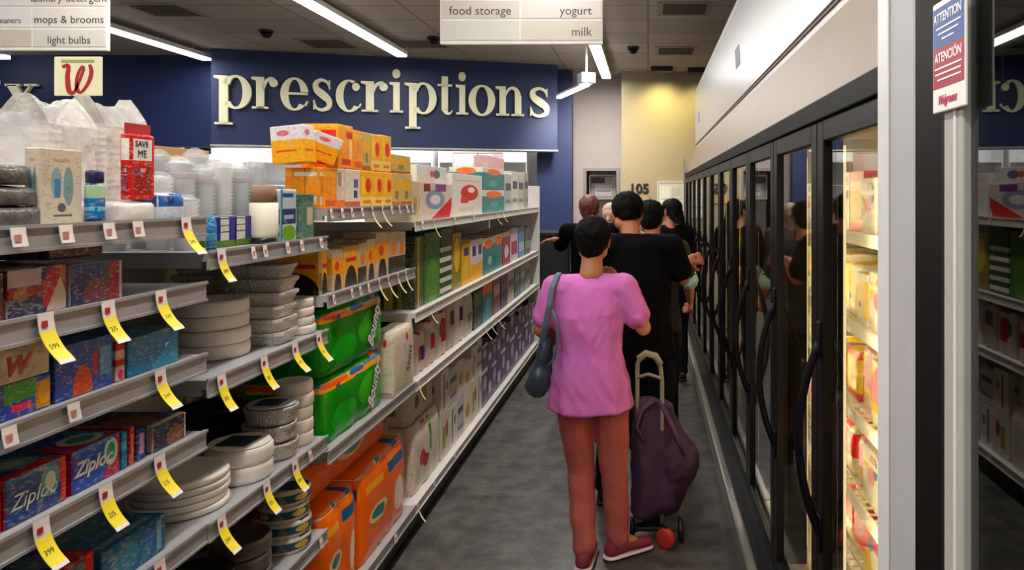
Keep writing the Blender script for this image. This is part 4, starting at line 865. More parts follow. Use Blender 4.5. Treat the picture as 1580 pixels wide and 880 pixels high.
while y < YE-.2:
    wdt = r6.uniform(.15, .21); k = (i % 4) if y < 5.1 else 4+((i*3) % 6)
    h1 = r6.uniform(.22, .28)
    for lv, zz, hh in (('low tier', z, h1), ('high tier', z+h1+.004, r6.uniform(.16, .5-h1))):
        kk = k if lv[0] == 'l' else (k+1 if y < 5.1 and k < 3 else k)
        carton('toilet_paper_pack', '%s, %s bottom pale shelf, %s from near end' % (cols[kk][2], lv, ORD[i]), 'toilet paper', XR, y, y+wdt-.006, zz, hh, .24, mats[kk], group='roll packs on the bottom pale shelf')
    y += wdt; i += 1
# big upright pair leaning at far middle of bottom shelf
# ---------------------------------------------------------------- freezer run on the right
XD = .50; P0 = 1.395; PD = .741; ND = 11
m_gl = glass('freezer_door_glass', 1.95, '#efece2', .01); m_glc = glass('cooler_door_glass', 2.3, '#8d9092', .015)
m_beige = mat('beige_header_enamel', '#8e7c6b', .5, noisy=.03, scale=3); m_inner = mat('freezer_liner', '#e2ddcc', .4, noisy=.02)
m_rack = mat('white_wire_rack', '#d8d4c4', .35, noisy=.02); m_gask = mat('black_gasket', '#040405', .55, spec=.15)
m_strip = mat('lit_freezer_strip', '#fff0c4', .5, emit=2, noisy=0); m_chrome = mat('worn_bumper', '#a8a39c', .3, .7, noisy=.08, scale=6)
RL = [.40, .66, .94, 1.23, 1.53]
def freezer_case(k0, k1, label, light=1.):
    y0, y1 = P0+k0*PD, P0+k1*PD; u = thing('reach_in_freezer', label, 'freezer', (XD, (y0+y1)/2, 0)); h = (y1-y0)/2-.001
    b = B(); box(b, .84, .9, -h, h, 0, 2.0); box(b, .04, .84, -h, h, 1.93, 2.0); box(b, .04, .84, -h, h, .14, .22); box(b, .06, .84, -h, -h+.012, .22, 1.93); box(b, .06, .84, h-.012, h, .22, 1.93); finish('cabinet', b, m_inner, u)
    b = B(); prism(b, [(.0, 1.93), (.10, 2.24), (.14, 2.24), (.04, 1.93)], lambda x, z, d: Vector((x, d, z)), -h, h); finish('header_panel', b, m_beige, u)
    b = B(); box(b, -.02, .04, -h, h, 1.87, 1.93, .004); finish('top_trim', b, m_gask, u)
    b = B(); box(b, -.06, .84, -h, h, 0, .14); box(b, .0, .04, -h, h, .14, .20); finish('base', b, mat('dark_base', '#161514', .4), u)
    b = B(); box(b, -.107, -.06, -h, h, .05, .165, .012); finish('bumper_rail', b, m_chrome, u)
    for z in RL:
        b = B()
        for x in (.22, .26, .36, .46, .56, .66, .76): box(b, x, x+.008, -h+.02, h-.02, z-.012, z)
        n = int((2*h)/.05)
        for i in range(n): y = -h+.02+(2*h-.04)*i/n; box(b, .19, .8, y, y+.004, z-.006, z)
        s = finish('rack_shelf', b, m_rack, u)
        b = B(); box(b, .178, .188, -h+.02, h-.02, z-.035, z+.006); finish('price_rail', b, m_rack, s)
    for j in range(k1-k0):
        a = -h+j*PD; c = a+PD
        sw = .075
        b = B(); z0, z1 = .205, 1.868; e = .004
        box(b, -.012, .03, a+e, a+sw, z0, z1, .004); box(b, -.012, .03, c-sw, c-e, z0, z1, .004); box(b, -.012, .03, a+sw, c-sw, z1-.06, z1, .004); box(b, -.012, .03, a+sw, c-sw, z0, z0+.06, .004)
        d = finish('door', b, m_black, u)
        b = B(); box(b, .002, .008, a+sw-.005, c-sw+.005, z0+.055, z1-.055); finish('glass', b, m_gl, d)
        yh = c-.045; pts = []
        for q in range(25):
            t = q/24; zz = 1.235-.53*t; pts.append((-.012-.062*max(0, math.sin(PI*t))**.75, yh, zz))
        b = B(); tube(b, pts, [.017 if q in (0, 24) else .0125 for q in range(25)], 12)
        box(b, -.02, -.011, yh-.018, yh+.018, 1.20, 1.30, .003); box(b, -.02, -.011, yh-.018, yh+.018, .65, .75, .003)
        hd = finish('handle', b, m_gask, d, True)
        # lit mullion between doors
        near_ = (j == 0 and k0 == 0); mx_ = .06 if near_ else .11
        b = B(); box(b, .042, mx_, c-(.02 if near_ else .045), c+.0, .24, 1.85, .003); finish('mullion', b, m_gask, u)
        b = B(); box(b, mx_, mx_+.006, c-.026, c-.012, .3, 1.8); s = finish('light_strip', b, m_strip, u)
        if light:
            ld = bpy.data.lights.new('lamp', 'AREA'); ld.shape = 'RECTANGLE'; ld.size = .03; ld.size_y = 1.5; ld.energy = FREEZER_POWER*light; ld.color = (1, .88, .58)
            lo = bpy.data.objects.new('lamp', ld); COL.objects.link(lo); lo.parent = u; lo.location = (mx_+.008, c-.015, 1.05); lo.rotation_euler = (0, -PI/2, 0)
            lo.rotation_euler = (Vector((1, 0, 0))).to_track_quat('-Z', 'Y').to_euler()
    return u
freezer_case(0, 3, 'glass-door freezer case nearest, with bright food and black loop handle', 2.6)
freezer_case(3, 7, 'glass-door freezer case in middle of the run', .9)
fc = freezer_case(7, 11, 'glass-door freezer case at far end of the run', .8)
b = B(); ye = P0+ND*PD; box(b, XD-.02, XD+.9, ye+.002, ye+.03, 0, 2.0); box(b, XD-.04, XD-.02, ye+.002, ye+.03, 0, 2.12, .003); tag(finish('end_panel', b, m_steel), 'thin steel end panel closing the far end of freezers', 'panel')
b = B(); 
# header light box
t_ = thing('header_sign_box', 'long white illuminated-looking header box above the freezers', 'sign box', (.62, 0, 0))
b = B(); box(b, 0, .5, 1.37, ye, 2.245, 3.02, .004); finish('box', b, mat('white_header_box', '#bfb8b2', .4, noisy=.02), t_)
b = B(); box(b, -.012, 0, 1.40, ye-.02, 2.30, 2.93, .003); finish('face_panel', b, mat('pale_face_panel', '#aeb0b0', .3, noisy=.02), t_)
for zz in (2.293, 2.937):
    b = B(); box(b, -.006, .0, 1.40, ye-.02, zz-.007, zz+.007); finish('shadow_gap', b, mat('brown_gap', '#5a4f48', .6), t_)
for Y, s in ((5.0, .14), (8.8, .12)):
    b = B()
    for q in range(3): tube(b, [(-.013, Y-.12+q*.09, 2.52), (-.013, Y-.09+q*.09, 2.52+s*.6), (-.013, Y-.06+q*.09, 2.52+s)], .008, 6)
    finish('faint_mark', b, mat('pale_grey_print', '#9aa0a8', .5, noisy=0), t_)

# --- frozen goods: facing the aisle
rf = random.Random(3)
FZ = [('#f0e7c8', 'cream'), ('#e9dc9a', 'pale yellow'), ('#f2efe6', 'white'), ('#d8452c', 'orange red'), ('#b8202c', 'red'), ('#3f78b8', 'blue'), ('#e9a24a', 'amber'), ('#e8922c', 'orange'), ('#cfa0b0', 'pink')]
MZ = []
for base, nm in FZ:
    for v in range(2):
        sh = []
        for q in range(rf.randint(3, 5)):
            c = rf.choice(['#f7f2e2', '#e8452c', '#2f6aa8', '#e9c23c', '#e8c85a', '#c8a87a', '#e08a9a'])
            sh.append(('e', rf.uniform(.2, .8), rf.uniform(.2, .8), rf.uniform(.1, .3), rf.uniform(.06, .2), c) if rf.random() < .6 else ('r', 0, rf.uniform(.1, .7), 1, rf.uniform(.72, .9), c))
        MZ.append((print_mat(base, sh, .35), nm))
tier = {0: 'bottom rack', 1: 'second rack up', 2: 'middle rack', 3: 'second rack down', 4: 'top rack'}
for li, z in enumerate(RL):
    y = P0+.12; i = 0
    prefer = {4: ['orange red', 'red', 'white', 'pink', 'white'], 3: ['blue', 'white', 'pink', 'white', 'red'], 2: ['orange red', 'white', 'cream', 'blue', 'white'], 1: ['pale yellow', 'cream', 'white', 'white'], 0: ['pale yellow', 'cream', 'cream', 'white']}[li]
    while y < 5.9:
        wdt = rf.uniform(.12, .2); h = rf.uniform(.15, .225); nm = rf.choice(prefer); m = rf.choice([q for q in MZ if q[1] == nm])[0]
        pos = 'from near end'
        lab = '%s frozen food package on %s of freezers, %s %s' % (nm, tier[li], ORD[i], pos)
        X0 = XD+.195+rf.uniform(0, .02)
        if any(y < q < y+wdt for q in (P0+3*PD-.02, P0+3*PD+.02, P0+7*PD)) or y+wdt > P0+3*PD-.02 and y < P0+3*PD+.02: y += .03; continue
        h = min(h, .21)
        if rf.random() < .45:
            o = soft_pack('frozen_food_bag', lab, 'frozen food', X0+.2, y, y+wdt-.008, z+.001, h, .17, m, .008, i+li*40, group='frozen food behind the glass doors')
        else:
            o = carton('frozen_food_box', lab, 'frozen food', X0+.26, y, y+wdt-.008, z+.001, h, .25, m, group='frozen food behind the glass doors')
        y += wdt; i += 1

# ---------------------------------------------------------------- nearer cooler, standing proud of the run
XN = .42; YN = 1.352
u = thing('upright_cooler', 'silver framed cooler in the right foreground with reflecting glass door', 'cooler', (XN, 0, 0)); 
b = B(); box(b, 0.012, .9, YN-.03, YN, 0, 2.35); box(b, .85, .9, -.6, YN-.03, 0, 2.35); box(b, .03, .85, -.6, YN-.03, 0, .18); box(b, .03, .85, -.6, YN-.03, 2.2, 2.35); finish('cabinet', b, mat('dark_cooler_liner', '#2a2b2c', .6), u)
b = B(); yp = F*XN/(1411-VX); box(b, 0, .03, yp, YN, 0, 2.35, .006)
finish('corner_post', b, mat('satin_aluminium', '#b0aeb0', .5, .0, noisy=.03), u)
b = B(); box(b, -.004, .0, YN-.07, YN-.012, 0, 2.35, .0015); finish('post_ridge', b, mat('bright_aluminium', '#dad8d6', .35, .0, noisy=.02), u)
yk = F*XN/(1452-VX); b = B(); box(b, .001, .04, yk, yp-.001, 0, 2.35); finish('gasket_gap', b, m_gask, u)
yd = F*XN/(1459-VX); b = B(); box(b, .0, .03, yd, yk, .05, 2.3, .002); box(b, 0, .03, .12, .2, .05, 2.3, .002); box(b, 0, .03, .2, yd, 2.2, 2.3, .002); box(b, 0, .03, .2, yd, .05, .2, .002); dr = finish('door', b, mat('charcoal_frame', '#1c1c1a', .5, spec=.2), u)
yg = F*XN/(1489-VX); b = B(); box(b, -.003, .02, yg, yd-.001, .06, 2.28, .003); finish('inner_frame', b, mat('satin_aluminium_frame', '#b2b0a8', .4, .1, noisy=.05, scale=9), dr)
b = B(); box(b, -.005, -.002, yg+.018, yg+.026, .06, 2.28); finish('frame_bead', b, mat('bright_aluminium', '#cfcdca'), dr)
b = B(); box(b, .008, .014, .19, yg+.002, .19, 2.21); finish('glass', b, m_glc, dr)
for z in (.5, .85, 1.2, 1.55):
    b = B(); box(b, .1, .8, -.5, YN-.06, z-.02, z); finish('shelf', b, mat('dim_shelf', '#6a6a68', .5), u)
# sticker sign
ys0, ys1 = F*XN/(1503-VX), F*XN/(1451-VX); zb = Zof(170, (ys0+ys1)/2); W = ys1-ys0
t_ = thing('door_notice', 'blue, red and white rounded notice on silver cooler door frame', 'notice', (XN-.009, ys0, zb))
b = B(); box(b, -.002, .002, 0, W, 0, .156, .0018)
for f in b.faces: pass
finish('board', b, m_wht, t_)
def npan(z0, z1, c, nm):
    b = B(); box(b, -.0026, -.0018, .004, W-.004, z0, z1); return finish('colour_band', b, mat(nm, c, .4, noisy=.02), t_)
npan(.034, .090, '#a81f36', 'notice_red'); npan(.090, .147, '#2c569c', 'notice_blue')
NR = (PI/2, 0, -PI/2)
mp = mat('pale_notice_ink', '#f1e9ea', .4, noisy=0)
text('lettering', 'ATTENTION', .0185, (-.0029, W-.006, .126), NR, mp, t_, ext=.0002, sx=.9, bold=.0004)
for q, (a, c) in enumerate(((.012, .095), (.02, .088), (.035, .075))):
    b = B(); box(b, -.0032, -.0026, a, c, .116-q*.008, .1185-q*.008); finish('print_line', b, mp, t_)
text('lettering', 'ATENCIÓN', .0185, (-.0029, W-.010, .070), NR, mp, t_, ext=.0002, sx=.95, bold=.0004)
for q, (a, c) in enumerate(((.010, .10), (.012, .098), (.012, .09))):
    b = B(); box(b, -.0032, -.0026, a, c, .060-q*.008, .0625-q*.008); finish('print_line', b, mp, t_)
text('lettering', 'Walgreens', .017, (-.0026, W-.020, .011), NR, mat('notice_pink_red', '#c23a5c', .4, noisy=0), t_, ext=.0002, shear=.4, bold=.0005, sx=.85)

# ---------------------------------------------------------------- far wall posters and boards
def board(px0, px1, py0, py1, Y, label, nm, base, shp, cat='poster'):
    x0, x1, z0, z1 = Xof(px0, Y), Xof(px1, Y), Zof(py1, Y), Zof(py0, Y)
    t_ = thing(nm, label, cat, ((x0+x1)/2, Y, z0)); w_ = (x1-x0)/2
    b = B(); box(b, -w_, w_, -.012, 0, 0, z1-z0); finish('sheet', b, print_mat(base, shp), t_)
    b = B(); e = .02
    box(b, -w_-e, -w_, -.02, 0, -e, z1-z0+e); box(b, w_, w_+e, -.02, 0, -e, z1-z0+e); box(b, -w_, w_, -.02, 0, z1-z0, z1-z0+e); box(b, -w_, w_, -.02, 0, -e, 0); finish('frame', b, mat('pale_board_frame', '#bdb7a8', .5), t_)
    return t_
board(1016, 1056, 282, 335, 11.095, 'white framed notice board on yellow wall beside freezers', 'notice_board', '#c4c0b2', [('r', .05, .1, .45, .9, '#d2cfc4'), ('r', .1, .25, .9, .3, '#9a968a'), ('r', .1, .5, .9, .54, '#a8a498'), ('r', .52, .6, .9, .85, '#b7b2a2')])
t_ = thing('wall_numerals', 'dark wall numerals on tan plate above the shoppers', 'numerals', (Xof(988, 11.09), 11.085, Zof(300, 11.09)))
text('lettering', '105', .20, (-.17, 0, .02), (PI/2, 0, 0), m_dark, t_, ext=.008, bold=.005)
b = B(); box(b, -.12, .14, -.005, .01, -.14, -.02); finish('plate', b, mat('tan_plate', '#a8855a', .5), t_)
board(911, 948, 272, 306, YW-.0+.69, 'sheets of paper pinned inside the far doorway', 'pinned_papers', '#a39c98', [('r', .05, .68, .6, .95, '#3a3432'), ('r', .2, .1, .9, .6, '#cbc5c4'), ('r', .25, .3, .85, .36, '#777')])
t_ = thing('waste_bin', 'dark cabinet standing past the white end panel of shelving', 'cabinet', (-1.09, 8.55, 0))
b = B(); box(b, -.25, .20, -.3, .3, 0, 1.19, .01); finish('body', b, mat('near_black_cabinet', '#0d0c10', .5), t_); b = B(); box(b, -.27, .215, -.32, .32, 1.19, 1.235, .008); finish('top', b, m_dark, t_); b = B(); box(b, .20, .212, -.27, .27, .08, 1.12, .004); q = finish('door', b, m_black, t_); b = B(); box(b, .212, .225, -.2, -.18, .5, .7, .003); finish('handle', b, m_steel, q)
t_.name = 'dark_cabinet'
# pharmacy shelving glimpsed under the bulkhead
mph = mat('pharmacy_shelf', '#e4e2e0', .5)
for i, X in enumerate((-6.0, -4.4, -2.8)):
    t_ = thing('pharmacy_shelf', 'white pharmacy shelf seen under the bulkhead, '+('left', 'middle', 'right')[i], 'shelf', (X, 12.7, 0))
    b = B(); box(b, -.75, -.73, -.2, .2, 0, 2.5); box(b, .73, .75, -.2, .2, 0, 2.5); box(b, -.73, .73, .18, .2, 0, 2.5); finish('frame', b, mph, t_)
    for z in (.5, 1.0, 1.4, 1.8, 2.2):
        b = B(); box(b, -.73, .73, -.2, .18, z, z+.02); finish('board', b, mph, t_)
board(700, 775, 236, 262, 12.4, 'pale cabinet front glimpsed under navy bulkhead by teal packs', 'wall_cabinet', '#cfc6c4', [('r', .48, 0, .52, 1, '#8a8684'), ('r', .8, 0, 1, 1, '#c9a9ae')], 'cabinet')
t_ = thing('monitor', 'dark flat screen edge under left end of the navy bulkhead', 'screen', (Xof(305, 9.85), 9.85, 2.19)); b = B(); box(b, -.17, .17, -.02, .02, 0, .09, .006); finish('screen', b, m_dark, t_); b = B(); box(b, -.02, .02, -.01, .01, .09, .1); finish('bracket', b, m_steel, t_)

# ---------------------------------------------------------------- people
def skin(nm, c): return mat(nm, c, .55, noisy=.05, scale=14)
def person(label, loc, rz, J, S, m_skin, m_hair, m_top, m_leg, m_shoe, hem=.68, sleeve=.62, hair='short', voxel=.0075, fem=False, looseness=.022, sole='#d8cfcc', folds=.006, extra=None, closed=('L', 'R'), collar=None):
    """J: joints in local metres (x right, y forwards, z up)"""
    t_ = thing('person', label, 'person', loc, rz); V = {k: Vector(v) for k, v in J.items() if isinstance(v, tuple)}
    s = S/1.6
    b = B()
    pel = (V['hL']+V['hR'])/2; ch = V['chest']; nk = V['neck']; hd = V['head']; wa = pel.lerp(ch, .5)
    # torso
    hull(b, pel+Vector((0, 0, .02*s)), (.145*s, .10*s, .10*s), wa, (.115*s, .085*s, .07*s)); hull(b, wa, (.115*s, .085*s, .07*s), ch, (.14*s, .10*s, .10*s))
    hull(b, ch, (.14*s, .10*s, .10*s), V['sL'].lerp(V['sR'], .5), (.11*s, .07*s, .05*s)); hull(b, V['sL'], .048*s, V['sR'], .048*s)
    hull(b, nk-Vector((0, 0, .05*s)), .058*s, nk.lerp(hd, .45), .048*s)
    # head: skull, face, jaw, nose, ears
    fw = Vector(J.get('look', (0, 1, 0))).normalized(); rt_ = fw.cross(Vector((0, 0, 1))).normalized(); up = rt_.cross(fw)
    H = lambda r_, f_, u_: hd+rt_*r_*s+fw*f_*s+up*u_*s
    hull(b, H(0, -.018, .025), .077*s, H(0, .02, .02), .072*s, 3); hull(b, H(0, .03, .01), .062*s, H(0, .052, -.07), .034*s)
    hull(b, H(-.035, .0, -.05), .035*s, H(.035, .0, -.05), .035*s)
    hull(b, H(0, .088, .0), .009*s, H(0, .103, -.03), .013*s, 1); hull(b, H(-.018, .078, -.058), .011*s, H(.018, .078, -.058), .011*s, 1)
    hull(b, H(-.045, .072, .025), .010*s, H(.045, .072, .025), .010*s, 1)
    for q in (-1, 1): hull(b, H(q*.076, -.005, .012), (.010*s, .02*s, .026*s), H(q*.074, .0, -.022), (.008*s, .012*s, .014*s), 1)
    for q in 'LR':
        hull(b, V['s'+q], .05*s, V['e'+q], .038*s); hull(b, V['e'+q], .038*s, V['e'+q].lerp(V['w'+q], .35), .039*s); hull(b, V['e'+q].lerp(V['w'+q], .35), .039*s, V['w'+q], .025*s)
        # hand
        w_ = V['w'+q]; hdv = Vector(J.get('hd'+q, tuple(w_-V['e'+q]))).normalized(); sd = hdv.cross(Vector(J.get('pn'+q, (1, 0, 0)))).normalized(); pn = sd.cross(hdv).normalized()
        k = s*1.0; pc = w_+hdv*.05*k
        hull(b, w_+hdv*.01*k, (.022*k, .022*k, .022*k), pc+sd*.018*k, .017*k); hull(b, w_+hdv*.01*k, .022*k, pc-sd*.018*k, .017*k); hull(b, pc+sd*.024*k+hdv*.03*k, .0125*k, pc-sd*.024*k+hdv*.03*k, .0125*k)
        curl = J.get('curl'+q, .5)
        for fi, (off, ln) in enumerate(((-.030, .066), (-.010, .076), (.010, .071), (.029, .055))):
            p = pc+sd*off*k+hdv*.034*k; d = hdv.copy(); r0 = .0093*k
            for sgm in range(3):
                a = curl*(.55+.35*sgm); d = (d*math.cos(a)+pn*math.sin(a)).normalized(); p2 = p+d*ln*k*(.42, .32, .26)[sgm]; r1 = r0*.93
                hull(b, p, r0, p2, r1, 1); p = p2; r0 = r1
        p = w_+hdv*.03*k-sd*.026*k; d = (hdv*.6-sd*.7+pn*.35).normalized(); p2 = p+d*.038*k; hull(b, p, .0125*k, p2, .0105*k, 1); d2 = (hdv*.9-sd*.15+pn*.4).normalized(); hull(b, p2, .0105*k, p2+d2*.03*k, .0088*k, 1)
        # legs
        hull(b, V['h'+q], .085*s, V['k'+q], .052*s); hull(b, V['k'+q], .05*s, V['k'+q].lerp(V['a'+q], .3)+Vector((0, -.012, 0)), .05*s); hull(b, V['k'+q].lerp(V['a'+q], .3)+Vector((0, -.012, 0)), .05*s, V['a'+q], .034*s)
        td = Vector(J.get('t'+q, (0, 1, 0))).normalized(); hl = V['a'+q]-td*.03-Vector((0, 0, V['a'+q].z-.045)); tt = V['a'+q]+td*.13*s; tt.z = .032
        hull(b, V['a'+q], .033*s, hl, .03*s); hull(b, V['a'+q], .033*s, tt, (.034*s, .034*s, .018*s)); hull(b, hl, .028*s, tt, (.034*s, .034*s, .018*s))
    remeshed('body', b, m_skin, t_, voxel=min(voxel, .0065), smooth=2)
    # shirt
    b = B(); L_ = looseness; sh = V['sL'].lerp(V['sR'], .5)
    hz = Vector((pel.x, pel.y, hem+.02)); wx = .182 if fem else .165
    hull(b, hz, ((wx+L_)*s, (.135+L_)*s, .02*s), wa, ((.13+L_)*s, (.10+L_)*s, .07*s)); hull(b, wa, ((.13+L_)*s, (.10+L_)*s, .07*s), ch, ((.145+L_)*s, (.105+L_*.7)*s, .10*s)); hull(b, ch, ((.145+L_)*s, (.105+L_*.7)*s, .10*s), sh, ((.13+L_)*s, (.075+L_*.5)*s, .05*s))
    for q in 'LR': hull(b, nk-Vector((0, 0, .085*s)), (.07*s, .06*s, .025*s), V['s'+q], (.05+L_*.6)*s)
    hull(b, V['sL'], (.048+L_*.75)*s, V['sR'], (.048+L_*.75)*s); hull(b, nk-Vector((0, 0, .10*s)), (.08*s, .07*s, .03*s), nk-Vector((0, 0, .072*s)), (.064*s, .062*s, .022*s))
    for q in 'LR':
        e = V['s'+q].lerp(V['e'+q], min(1, sleeve/.62*1.0) if sleeve < 1 else 1); hull(b, V['s'+q], (.052+L_*.7)*s, e, (.046+L_*.75)*s)
        if sleeve >= 1: hull(b, V['e'+q], (.042+L_*.7)*s, V['e'+q].lerp(V['w'+q], .88), (.030+L_*.5)*s)
    def folds_f(c):
        n = noise.noise(Vector((c.x*9, c.y*9, c.z*4+loc[0]*3)))+.55*noise.noise(Vector((c.x*24+c.z*14, c.y*24, c.z*10)))+.25*noise.noise(Vector((c.x*50-c.z*20, c.y*40, c.z*18)))
        return folds*n*(1.2 if c.z < ch.z else .7)
    cuts = [((0, 0, hem), (0, 0, -1))]
    remeshed('shirt', b, m_top, t_, voxel=voxel, smooth=4, disp=folds_f, cut=cuts)
    # trousers
    b = B(); hull(b, pel+Vector((0, 0, .10*s)), (.135*s, .105*s, .04*s), pel, (.150*s, .112*s, .085*s))
    for q in 'LR':
        an = V['a'+q]+Vector((0, -.005, .01)); lg = .012
        hull(b, V['h'+q], (.082+lg)*s, V['k'+q], (.056+lg)*s); hull(b, V['k'+q], (.056+lg)*s, an, (.043+lg)*s)
    remeshed('trousers', b, m_leg, t_, voxel=voxel, smooth=4, disp=lambda c: folds*.8*(noise.noise(Vector((c.x*14, c.y*14, c.z*11)))+.4*noise.noise(Vector((c.x*30, c.y*30, c.z*26)))), cut=[((0, 0, .055), (0, 0, -1))])
    # shoes
    for q in 'LR':
        td = Vector(J.get('t'+q, (0, 1, 0))).normalized(); a = V['a'+q].copy(); a.z = max(a.z, .075); hl = a-td*.035; hl.z = .04; tt = a+td*.15*s; tt.z = .035; mid = a+td*.05; mid.z = .05
        b = B(); hull(b, hl, (.038*s, .038*s, .03), mid, (.042*s, .042*s, .03)); hull(b, mid, (.042*s, .042*s, .032), tt, (.040*s, .040*s, .022)); hull(b, hl+Vector((0, 0, .012)), .036*s, Vector((a.x, a.y, .088)), .04*s)
        o = remeshed('shoe', b, m_shoe, t_, voxel=.006, smooth=3, cut=[((0, 0, .018), (0, 0, -1))])
        b = B(); hull(b, (hl.x, hl.y, .013), (.043*s, .043*s, .011), (tt.x, tt.y, .013), (.045*s, .045*s, .011)); q_ = finish('sole', b, mat('shoe_sole_'+sole, sole, .5), o, True)
    # hair
    if hair:
        b = B()
        hull(b, H(0, -.024, .034), (.087*s, .083*s, .085*s), H(0, .0, .04), .082*s, 3)
        if hair == 'short': hull(b, H(0, -.03, .0), (.080*s, .070*s, .07*s), H(0, -.038, -.052), (.054*s, .046*s, .035*s), 2)
        if hair == 'crop': hull(b, H(0, -.03, .02), (.080*s, .070*s, .07*s), H(0, -.04, -.022), (.060*s, .046*s, .03*s), 2)
        if hair == 'long':
            hull(b, H(0, -.03, .0), .082*s, H(0, -.05, -.2), (.075*s, .05*s, .05*s), 2)
        if hair == 'bun': hull(b, H(0, -.10, .02), .035*s, H(0, -.085, .02), .04*s, 2)
        n1 = (fw*.78-up*.62).normalized(); lim = .115*s
        def hf(c):
            return .0045*noise.noise(Vector((c.x*42, c.y*42, c.z*20)))+.003*noise.noise(Vector((c.x*110, c.y*110, c.z*30)))
        o = remeshed('hair', b, m_hair, t_, voxel=.006, smooth=1, disp=hf, cut=[(tuple(H(0, .045, .045)), tuple(n1))])
    for q in (-1, 1):
        b = B(); hull(b, H(q*.031, .079, .006), .0085*s, H(q*.031, .080, .006), .0085*s, 2); finish('eye', b, mat('dark_eye', '#2b201c', .2), t_, True)
    return t_, V, H, s
def stand(S, sh=.18, **k):
    s = S/1.6; J = dict(hL=(-.085*s, 0, .83*s), hR=(.085*s, 0, .83*s), kL=(-.09*s, .01, .45*s), kR=(.09*s, .01, .45*s), aL=(-.10*s, 0, .08), aR=(.10*s, 0, .08), chest=(0, 0, 1.16*s), neck=(0, -.005, 1.37*s), head=(0, .02, 1.478*s),
      sL=(-sh*s, 0, 1.30*s), sR=(sh*s, 0, 1.30*s), eL=(-.23*s, -.02, 1.03*s), eR=(.23*s, -.02, 1.03*s), wL=(-.22*s, .10, .82*s), wR=(.22*s, .10, .82*s), pnL=(1, 0, 0), pnR=(-1, 0, 0))
    J.update(k); return J
sk1 = skin('skin_tan', '#a8714c'); sk2 = skin('skin_ruddy', '#b06a4a'); sk3 = skin('skin_pale', '#c9a288')
hb = mat('black_hair', '#070505', .7, noisy=.2, spec=.12, scale=60, bump=.5)
# 1. woman in pink: root at X -.262
J = dict(hL=(-.080, 0, .78), hR=(.085, 0, .78), kL=(-.045, .03, .40), kR=(.105, .02, .42), aL=(-.022, -.06, .085), aR=(.125, .03, .085), tL=(0.1, 1, 0), tR=(.85, .55, 0), chest=(-.005, 0, 1.12), neck=(.005, .0, 1.345), head=(.012, .03, 1.447),
  sL=(-.152, 0, 1.235), sR=(.152, 0, 1.235), eL=(-.222, -.01, 1.05), eR=(.240, .0, 1.055), wL=(-.15, .16, .95), wR=(.125, .17, 1.19), hdR=(-.35, .15, .9), pnR=(-.6, -.5, .2), curlR=.45, curlL=.7, look=(.12, 1, -.12))
wp, V, H, s = person('woman in pink T-shirt and salmon trousers, seen from behind in the aisle', (-.262, 3.35, 0), 0, J, 1.55, sk1, hb, mat('pink_jersey', '#c468b4', .8, noisy=.05, scale=6, bump=.15), mat('salmon_cotton', '#a8524c', .85, noisy=.05, scale=8, bump=.1), mat('maroon_canvas', '#7c2334', .7), hem=.675, sleeve=.44, fem=True, looseness=.027, folds=.009, sole='#d9c6c6')
# shoulder bag, top-level (carried)
t_ = thing('shoulder_bag', 'slate blue shoulder bag hanging on left shoulder of woman in pink', 'bag', (-.262, 3.35, 0))
b = B(); hull(b, (-.235, -.01, .80), (.045, .10, .055), (-.20, -.01, .98), (.035, .085, .05)); hull(b, (-.235, -.01, .80), (.055, .11, .06), (-.22, -.03, .86), (.05, .1, .05))
remeshed('pouch', b, mat('slate_leather', '#27394b', .5, noisy=.1, scale=10, bump=.3), t_, voxel=.008, smooth=5, disp=lambda c: .01*noise.noise(c*14))
b = B()
for y0 in (-.075, .06):
    pts = [(-.213, y0*.9, .985), (-.190, y0*1.28-.01, 1.08), (-.172, y0*1.38-.008, 1.17), (-.160, y0*1.1-.004, 1.25), (-.148, y0*.55, 1.292), (-.143, 0, 1.302)]
    for q in range(len(pts)-1):
        A, C_ = Vector(pts[q]), Vector(pts[q+1]); hull(b, A, (.018, .005, .006), C_, (.018, .005, .006), 1)
remeshed('strap', b, mat('slate_strap', '#4a6172', .6, noisy=.05), t_, voxel=.005, smooth=3)
b = B(); tube(b, [(-.165, -.098, 1.16), (-.14, -.135, 1.12), (-.125, -.145, 1.04), (-.15, -.142, .94), (-.185, -.13, .90)], .006, 8); finish('loose_strap_end', b, mat('slate_strap', '#4a6172'), t_, True)

# 2. man in black T-shirt
J = dict(hL=(-.10, 0, .84), hR=(.10, 0, .84), kL=(-.155, .02, .45), kR=(.12, .02, .45), aL=(-.19, .0, .085), aR=(.13, .02, .085), chest=(-.005, .0, 1.20), neck=(-.04, .03, 1.435), head=(-.070, .10, 1.548),
  sL=(-.175, .0, 1.375), sR=(.165, .0, 1.375), eL=(-.22, .05, 1.10), eR=(.235, .04, 1.20), wL=(-.10, .22, 1.06), wR=(.262, .16, 1.285), hdR=(.75, .5, .1), pnR=(-.2, 1, -.3), curlR=.8, look=(-.1, 1, -.45))
person('man in black T-shirt bending his head, right hand towards freezer door', (-.045, 4.0, 0), 0, J, 1.68, sk2, hb, mat('black_jersey', '#050507', .9, noisy=.1, bump=.1, spec=.1), mat('dark_jeans', '#10161f', .9, noisy=.1, spec=.15), mat('black_shoe', '#101014', .5), hem=.77, sleeve=.45, hair='crop', looseness=.03, sole='#2a2a2c')
